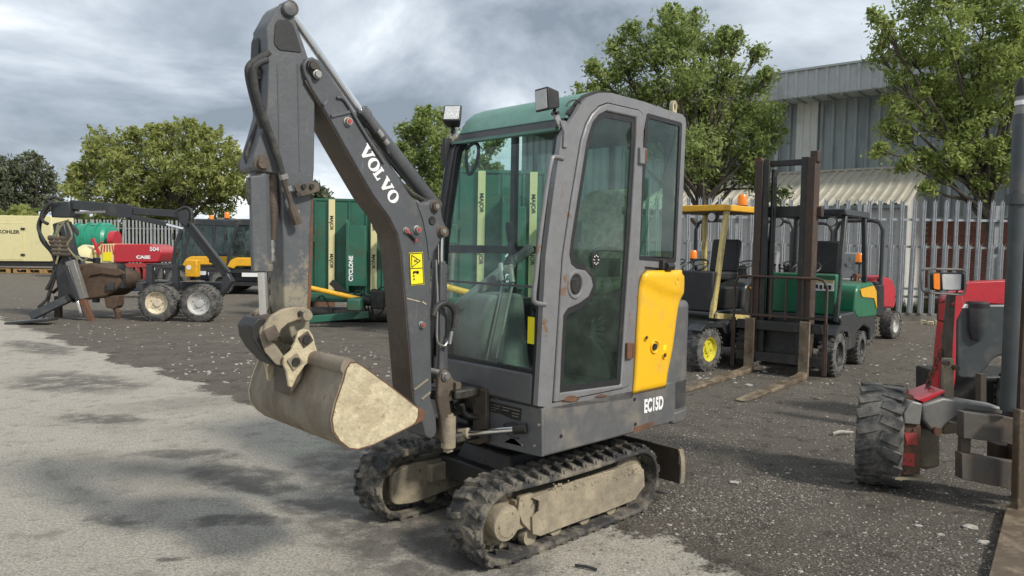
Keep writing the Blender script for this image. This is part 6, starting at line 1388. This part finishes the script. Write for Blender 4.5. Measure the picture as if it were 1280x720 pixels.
mb = MB(); mb.bar(RD.bp(116, 298, 1, -.2), RD.bp(124, 318, 1, -.2), .08, .08); mb.bar(RD.bp(128, 302, 1, -.2), RD.bp(118, 312, 1, -.2), .05, .05); obj('red_stay', mb, REDP, rd, kind='stuff')

# timber trailer with crane
TR = Frame(at(225, 402, 13.6).x, 13.6)
tr = thing('crane_trailer', 'black twin axle forestry trailer with folded hydraulic crane, drooping hoses and splayed legs', 'trailer', TR)
def T2(pts, y=0): return TR.o2(pts, 1, y)
def T3(px, py, y=0): return TR.bp(px, py, 1, y)
for px, py, rm in ((200, 381, RIMC), (252, 376.5, RIMW)):
    q = T3(px, py, -.1); wheel(tr, (q.x, -.1, .34), (0, -1, 0), .345, .30, rim=rm, lugs=34, rimr=.60, lugh=.004)
    wheel(tr, (q.x - .72, 1.35, .34), (0, -1, 0), .345, .30, rim=RIMC, lugs=24, rimr=.60, lugh=.004)
q0 = T3(165, 362, .3); q1 = T3(275, 362, .3)
mb = MB(); mb.box(((q0.x + q1.x) / 2, .5, .62), (q1.x - q0.x, .16, .16)); mb.box((T3(226, 370, .3).x, .5, .42), (.9, .14, .12)); obj('chassis_beam', mb, CHAR, tr, bevel=.01, kind=None)
for px in (152, 188, 220): 
    for y in (.05, 1.0):
        p = T3(px, 360, y); obj('bolster_post', MB().box((p.x, y, .80), (.11, .09, .42)), CHAR, tr)
    p = T3(px, 360, .3); obj('bolster', MB().box((p.x, .5, .62), (.13, 1.2, .14)), CHAR, tr)
# rusty grab lying across the frame
mb = MB().prism(rnd(T2([(106, 330), (128, 328), (150, 336), (162, 342), (163, 352), (156, 362), (144, 370), (118, 374), (108, 366)], .3), .05, 3), 1, -.05, .75); RUSTB = mat('dull_brown_rust', (.105, .068, .044), .85, 0, (.07, .048, .035), .5, 5, .4, 50, dirt2=(.17, .09, .05))
gr_ = obj('rusty_grab', mb, RUSTB, tr, bevel=.05, seg=3)
mb = MB().prism(T2([(112, 345), (125, 334), (150, 336), (158, 342), (148, 345), (128, 342)], -.05), 1, -.09, -.045); obj('grab_rib', mb, RUSTB, gr_, bevel=.01)
mb = MB(); mb.prism(T2([(133, 370), (151, 369), (150, 382), (146, 386), (136, 384)], .1), 1, .0, .25); obj('rotator_hook', MB().tube([T3(*q, .1) for q in ((144, 385), (148, 390), (147, 398), (141, 402), (137, 398))], [.05, .06, .05, .04, .02], 8), RUSTB, tr); obj('rotator', mb, RUSTB, gr_, bevel=.02)
for px in (96, 121):
    obj('headboard_post', MB().bar(T3(px, 322, .1), T3(px - 1, 378, .1), .10, .08, up=(0, 1, 0)), CHAR, tr)
obj('headboard_rail', MB().bar(T3(96, 352, .1), T3(122, 352, .1), .08, .08), CHAR, tr); obj('headboard_rail', MB().bar(T3(96, 322, .1), T3(121, 326, .1), .08, .06), CHAR, tr)
# crane column, boom, jib
mb = MB(); mb.prism(T2([(76, 335), (88, 316), (99, 330), (104, 372), (82, 376)], .1), 1, -.1, .35); mb.prism(T2([(70, 280), (84, 276), (96, 330), (78, 332)], .1), 1, -.02, .25); col_ = obj('crane_column', mb, CHAR, tr, bevel=.02)
mb = MB().prism(T2([(68, 254), (92, 252), (94, 272), (70, 272)], .1), 1, -.04, .28); obj('crane_head', mb, CHAR, tr, bevel=.015)
def beam(name, a, b, w, h, m, y=.1, parent=None): 
    mb = MB().bar(T3(*a, y), T3(*b, y), w, h, up=(0, 1, 0)); return obj(name, mb, m, parent or tr, bevel=.01)
beam('crane_boom', (90, 256), (165, 262), .17, .16, CHAR); beam('crane_boom_sleeve', (132, 262), (168, 266), .22, .20, CHAR); beam('crane_boom_end', (165, 264), (236, 268), .13, .13, CHAR)
beam('boom_ram', (94, 266), (132, 265), .05, .05, LGREY, .0); beam('jib_ram', (165, 271), (208, 280), .085, .085, CHAR, .0); beam('jib_ram_rod', (207, 280), (230, 286), .045, .045, CHROME, .0)
mb = MB().prism(T2([(224, 262), (238, 260), (240, 272), (238, 285), (226, 278)], .1), 1, .0, .22); obj('knuckle', mb, CHAR, tr, bevel=.02)
mb = MB(); mb.tube([T3(*q, .0) for q in ((222, 263), (232, 259), (239, 264), (239, 280))], .025, 8, sm=4); obj('knuckle_hose', mb, HOSE, tr)
beam('crane_jib', (231, 276), (284, 343), .14, .16, CHAR); beam('jib_channel', (236, 277), (284, 339), .05, .06, BLACK, -.02)
mb = MB().prism(T2([(284, 338), (292, 352), (284, 363), (277, 372), (275, 371), (279, 350)], .1), 1, .03, .20); obj('jib_tip', mb, CHAR, tr, bevel=.015)
# hoses and ropes
hs_ = [((66, 252), (55, 262), (53, 275), (60, 280)), ((62, 255), (52, 270), (48, 286), (58, 305), (68, 320), (66, 345), (58, 362)), ((60, 262), (50, 280), (52, 300), (66, 318), (70, 340), (60, 370)), ((74, 290), (66, 310), (72, 330), (66, 350), (60, 372), (48, 384)), ((80, 292), (74, 315), (66, 340), (62, 372), (53, 403)), ((78, 300), (86, 330), (80, 352), (66, 366)), ((70, 258), (60, 250), (68, 247), (78, 250)), ((90, 330), (80, 350), (74, 372))]
for k, h_ in enumerate(hs_): mb = MB().tube([T3(*q, -.15 + .04 * k) for q in h_], .030 if k != 4 else .016, 8, sm=4); obj('crane_hose', mb, HOSE, tr)
ROPE = mat('dirty_straw_rope', (.25, .23, .14), .9, 0, (.12, .11, .08), .4, 20, .3, 60)
for h_ in (((82, 276), (72, 290), (76, 305), (70, 330)), ((84, 278), (90, 295), (84, 308), (98, 325)), ((74, 282), (68, 300), (76, 312)), ((86, 275), (78, 278), (72, 282), (72, 295), (80, 300)), ((96, 320), (104, 326), (110, 322))): obj('rope', MB().tube([T3(*q, -.2) for q in h_], .018, 6, sm=4), ROPE, tr)
for k in range(5): q = T3(72 + k * 1.6, 296 + k * 5, -.18); obj('spring_coil', MB().cyl(q - Vector((.16, 0, .02)), q + Vector((.16, 0, -.03)), .045, n=10), BROWN, tr)
beam('stabiliser_leg', (89, 326), (104, 374), .16, .12, LGREY, -.25); beam('stabiliser_foot', (102, 370), (118, 408), .10, .10, RUST, -.25); beam('stabiliser_ram', (84, 332), (98, 376), .075, .075, CHAR, -.3); beam('stabiliser_rod', (97, 376), (103, 395), .05, .05, CHROME, -.3)
mb = MB(); mb.bar(T3(88, 372, -.1), T3(38, 396, -.4), .14, .12, up=(0, 1, 0)); obj('near_stabiliser', mb, CHAR, tr, bevel=.01)
mb = MB(); g = ground_pt(36, 405); p = TR.I @ Vector((g.x, g.y, 0)); mb.box((p.x + .05, p.y, .05), (.75, .30, .05), Matrix.Rotation(R(-6), 3, 'Y')); obj('stabiliser_pad', mb, CHAR, tr, bevel=.01)
obj('middle_foot', MB().bar(T3(73, 370, .2), T3(73, 400, .2), .10, .10, up=(0, 1, 0)), RUSTM, tr)

# row of compact utility vehicles with yellow side panels
def cab_vehicle(x, y, yaw, label, bright=True, yellow=True):
    t = thing('compact_tractor', label, 'tractor', Frame(x, y, yaw), 'compact vehicles parked along the far fence')
    W = .62
    for s in (1, -1):
        wheel(t, (.95, s * .60, .32), (0, s, 0), .32, .22, rim=DARK); wheel(t, (-.55, s * .62, .40), (0, s, 0), .40, .28, rim=DARK)
    mb = MB(); mb.box((.15, 0, .48), (2.4, .95, .28)); obj('chassis', mb, CHAR, t, bevel=.03)
    mb = MB(); mb.box((.25, 0, .30), (2.2, 1.3, .10)); obj('underframe', mb, BLACK, t)
    fr_ = [(-.80, .60), (-.86, 1.2), (-.80, 1.98), (-.62, 2.06), (.55, 2.04), (.78, 1.35), (.86, .60)]
    for s in (1, -1):
        h1 = [(-.72, 1.12), (-.72, 1.90), (-.10, 1.94), (-.06, 1.12)]; h2 = [(0, .72), (-.02, 1.94), (.48, 1.94), (.70, 1.33), (.76, .72)]
        mb = MB().plate(fr_, [h1, h2], 1, s * W, s * (W - .05)); obj('cab_side', mb, CHAR, t, bevel=.012)
        for h_ in (h1, h2): obj('side_glass', MB().prism(h_, 1, s * (W - .02), s * (W - .025)), GLASS_B, t, smooth=0)
        if yellow:
            mb = MB().prism(rnd([(-.95, .78), (-.92, 1.08), (-.80, 1.12), (-.70, 1.05), (.55, 1.04), (.70, .96), (.80, .78), (.62, .72), (.55, .80), (-.55, .80), (-.70, .70), (-.85, .70)], .04, 3), 1, s * (W + .01), s * (W + .09)); yp = obj('side_panel', mb, BYEL, t, bevel=.025, seg=3)
            obj('panel_badge', MB().cyl((.0, s * (W + .088), .92), (.0, s * (W + .098), .92), .06, n=14), BLACK, yp)
            for zz_ in (.86, .98): obj('panel_mark', MB().box((-.78, s * (W + .092), zz_), (.08, .01, .05)), BLACK, yp)
    mb = MB(); mb.box((-.12, 0, 2.07), (1.42, 1.22, .10)); obj('cab_roof', mb, CHAR, t, bevel=.04, seg=3)
    obj('windscreen', MB().prism([(.86, .74), (.79, 1.35), (.58, 1.98), (.575, 1.98), (.785, 1.35), (.855, .74)], 1, -W + .08, W - .08), GLASS_B, t, smooth=0)
    obj('rear_glass', MB().box((-.80, 0, 1.5), (.006, 1.05, .8)), GLASS_B, t, smooth=0)
    seat(t, (-.32, 0, .95), BLACK); steering(t, (.35, 0, 1.25), -.4, .17)
    for s in (1, -1): obj('mirror', MB().box((.80, s * .84, 1.62), (.05, .14, .22)), BLACK, t, bevel=.015)
    for s in (1, -1): obj('headlight', MB().cyl((1.30, s * .4, .56), (1.36, s * .4, .56), .07, n=14), LENS, t)
    mb = MB(); mb.box((1.15, 0, .62), (.55, .9, .22)); obj('front_grille', mb, BLACK, t, bevel=.03)
    obj('number_plate', MB().box((.15, W + .02, .56), (.52, .02, .11)), WHITE, t)
    beacon(t, (-.35, .3, 2.12), 1.5); obj('roof_hatch', MB().box((-.2, -.25, 2.15), (.5, .3, .07)), LGREY, t, bevel=.02)
    return t
gx = at(250, 365, 24.6); cab_vehicle(gx.x, 24.6, 205, 'black cabbed compact tractor facing the crane jib, leftmost of the far row', yellow=False)
gx = at(272, 365, 22.0); cab_vehicle(gx.x, 22.0, 188, 'black compact vehicle with yellow flank panel behind the crane jib, middle of the far row')
gx = at(327, 365, 21.4); cab_vehicle(gx.x, 21.4, 188, 'black compact vehicle with yellow flank panel partly behind the excavator arm')
YB = Frame(at(241, 350, 15.5).x, 15.5); yb = thing('yellow_tool_box', 'small bright yellow box mounted above the gap between the trailer wheels', 'box', YB)
mb = MB().box((0, 0, .90), (.25, .2, .36)); bx_ = obj('box_body', mb, BYEL, yb, bevel=.02); obj('badge', MB().cyl((-.04, -.10, .92), (-.04, -.108, .92), .05, n=12), WHITE, bx_); obj('stand', MB().box((0, 0, .36), (.08, .08, .72)), BLACK, yb)
obj('blue_tarpaulin', MB().box((0, 0, .3), (1.5, .5, .25)), mat('blue_sheet', (.03, .10, .28), .6), bevel=.05); bt = bpy.data.objects['blue_tarpaulin']; g = at(190, 355, 19); bt.location = (g.x, 19, 0); tag(bt, 'blue plastic crate low behind the trailer between its two posts', 'crate')

# green wing mowers
def wing_mower(x, y, yaw, label, sc=1.0):
    t = thing('wing_mower', label, 'mower', Frame(x, y, yaw), 'folded green wing mowers')
    W = .72; H0, H1 = .42, 2.28
    mb = MB().box((0, 0, (H0 + H1) / 2), (2 * W, .10, H1 - H0)); dk_ = obj('folded_deck', mb, DKGRN, t, bevel=.01)
    for s in (-1, 1): obj('deck_side', MB().box((s * W, .10, (H0 + H1) / 2), (.05, .34, H1 - H0 + .04)), DKGRN, t, bevel=.008)
    obj('deck_top', MB().box((0, .08, H1), (2 * W, .30, .04)), DKGRN, t)
    for k in range(5): obj('deck_rib', MB().box((-.62 + k * .31, -.06, (H0 + H1) / 2), (.03, .03, H1 - H0 - .05)), DKGRN, dk_)
    for px in (-.32, .45):
        st_ = obj('cream_strip', MB().box((px, -.085, (H0 + H1) / 2 + .02), (.11, .05, H1 - H0 - .04)), CREAMP, t, bevel=.004)
        for zz_ in (1.85, 1.15): text('strip_lettering', 'MAJOR', .085, INK, st_, (px, -.112, zz_), (0, 0, -1), (1, 0, 0), 1.0, off=.002)
    mb = MB().prism([(-.02, .60), (-.02, 1.92), (.03, 1.84), (.03, .55)], 1, -.34, -.05); mb.box((.16, -.30, 1.25), (.34, .05, 1.10)); mb.box((.32, -.2, 1.2), (.03, .22, 1.0)); obj('gearbox_housing', mb, DKGRN, t, bevel=.008, kind='stuff')
    text('lettering', 'CYCLONE', .10, WHITE, t, (.075, -.33, 1.02), (0, 0, 1), (-1, 0, 0), 1.0, off=.005)
    for s in (-1, 1):
        obj('ram', MB().cyl((s * .76, -.35, .45), (s * .72, -.35, 1.32), .035, n=12), LGREY, t); obj('ram_bracket', MB().box((s * .74, -.30, 1.42), (.16, .22, .26)), DKGRN, t, bevel=.02)
        mb = MB().prism([(s * .85, 1.50), (s * .60, 1.62), (s * .60, 1.50), (s * .85, 1.40)], 1, -.38, -.2); obj('wing_bracket', mb, DKGRN, t)
    mb = MB(); mb.box((0, -.45, .50), (1.5, .18, .16)); mb.box((.25, -.75, .42), (.22, .8, .20)); obj('frame', mb, DKGRN, t, bevel=.02, kind=None)
    mb = MB(); mb.bar((-.95, -.9, .10), (.45, -.7, .22), .10, .12); obj('drawbar', mb, DKGRN, t, bevel=.01)
    mb = MB(); mb.box((-.98, -.9, .17), (.14, .25, .26)); obj('skid_shoe', mb, DKGRN, t, bevel=.02)
    mb = MB(); mb.cyl((-1.0, -.8, .78), (.30, -.6, .48), .045, n=14); obj('drive_shaft', mb, BYEL, t)
    mb = MB(); mb.cyl((.30, -.6, .48), (.48, -.57, .44), .09, n=14); mb.box((.6, -.55, .48), (.25, .3, .32)); obj('gearbox', mb, DARK, t, bevel=.02, kind='stuff')
    mb = MB(); mb.bar((-.25, -.5, .78), (.12, -.5, .48), .10, .10); obj('black_jack', mb, BLACK, t)
    mb = MB(); mb.cyl((-.8, .1, .14), (.8, .1, .14), .14, n=18); obj('rear_roller', mb, DARK, t)
    rg = random.Random(2)
    for k in range(6):
        a = Vector((rg.uniform(-.6, .6), -.5, rg.uniform(.4, .6))); obj('hydraulic_hose', MB().tube([a, a + Vector((.15, -.1, .12)), a + Vector((.3, -.05, -.2)), a + Vector((.2, 0, -.35))], .014, 6, sm=3), HOSE, t)
    for s in (-1, 1): wheel(t, (s * .86, .25, .26), (1, 0, 0), .26, .18, rim=DKGRN)
    return t
gx = at(437, 402, 13.8); wing_mower(gx.x, 13.8, 3, 'dark green folded wing mower with cream strips standing between the excavator arm and boom')
gx = at(626, 402, 11.8); w2 = wing_mower(gx.x, 11.8, 3, 'green folded wing mower seen through the excavator windscreen'); w2.scale = (1.06, 1.06, 1.16)
# rust brown container edge beside the mower
CF = Frame(at(391, 352, 15.5).x, 15.5); cf = thing('rusty_container', 'rust brown steel container end just left of the green wing mower', 'container', CF)
obj('container_body', MB().box((-.02, .8, 1.12), (.22, 1.6, 2.24)), RUST, cf, bevel=.01)
for k in range(3): obj('container_rib', MB().box((-.08 + k * .07, -.02, 1.12), (.03, .05, 2.2)), RUST, cf)
# small rusty blade by the arm
g = at(350, 360, 17); o = obj('rusty_plough_share', MB().prism([(-.05, .35), (.1, .42), (.15, .9), (.2, 1.0), (.25, .4), (.12, .2)], 1, -.04, .04), RUST, bevel=.01); o.location = (g.x, 17, 0); tag(o, 'curved rusty steel blade just left of the excavator arm behind the cylinder', 'blade')
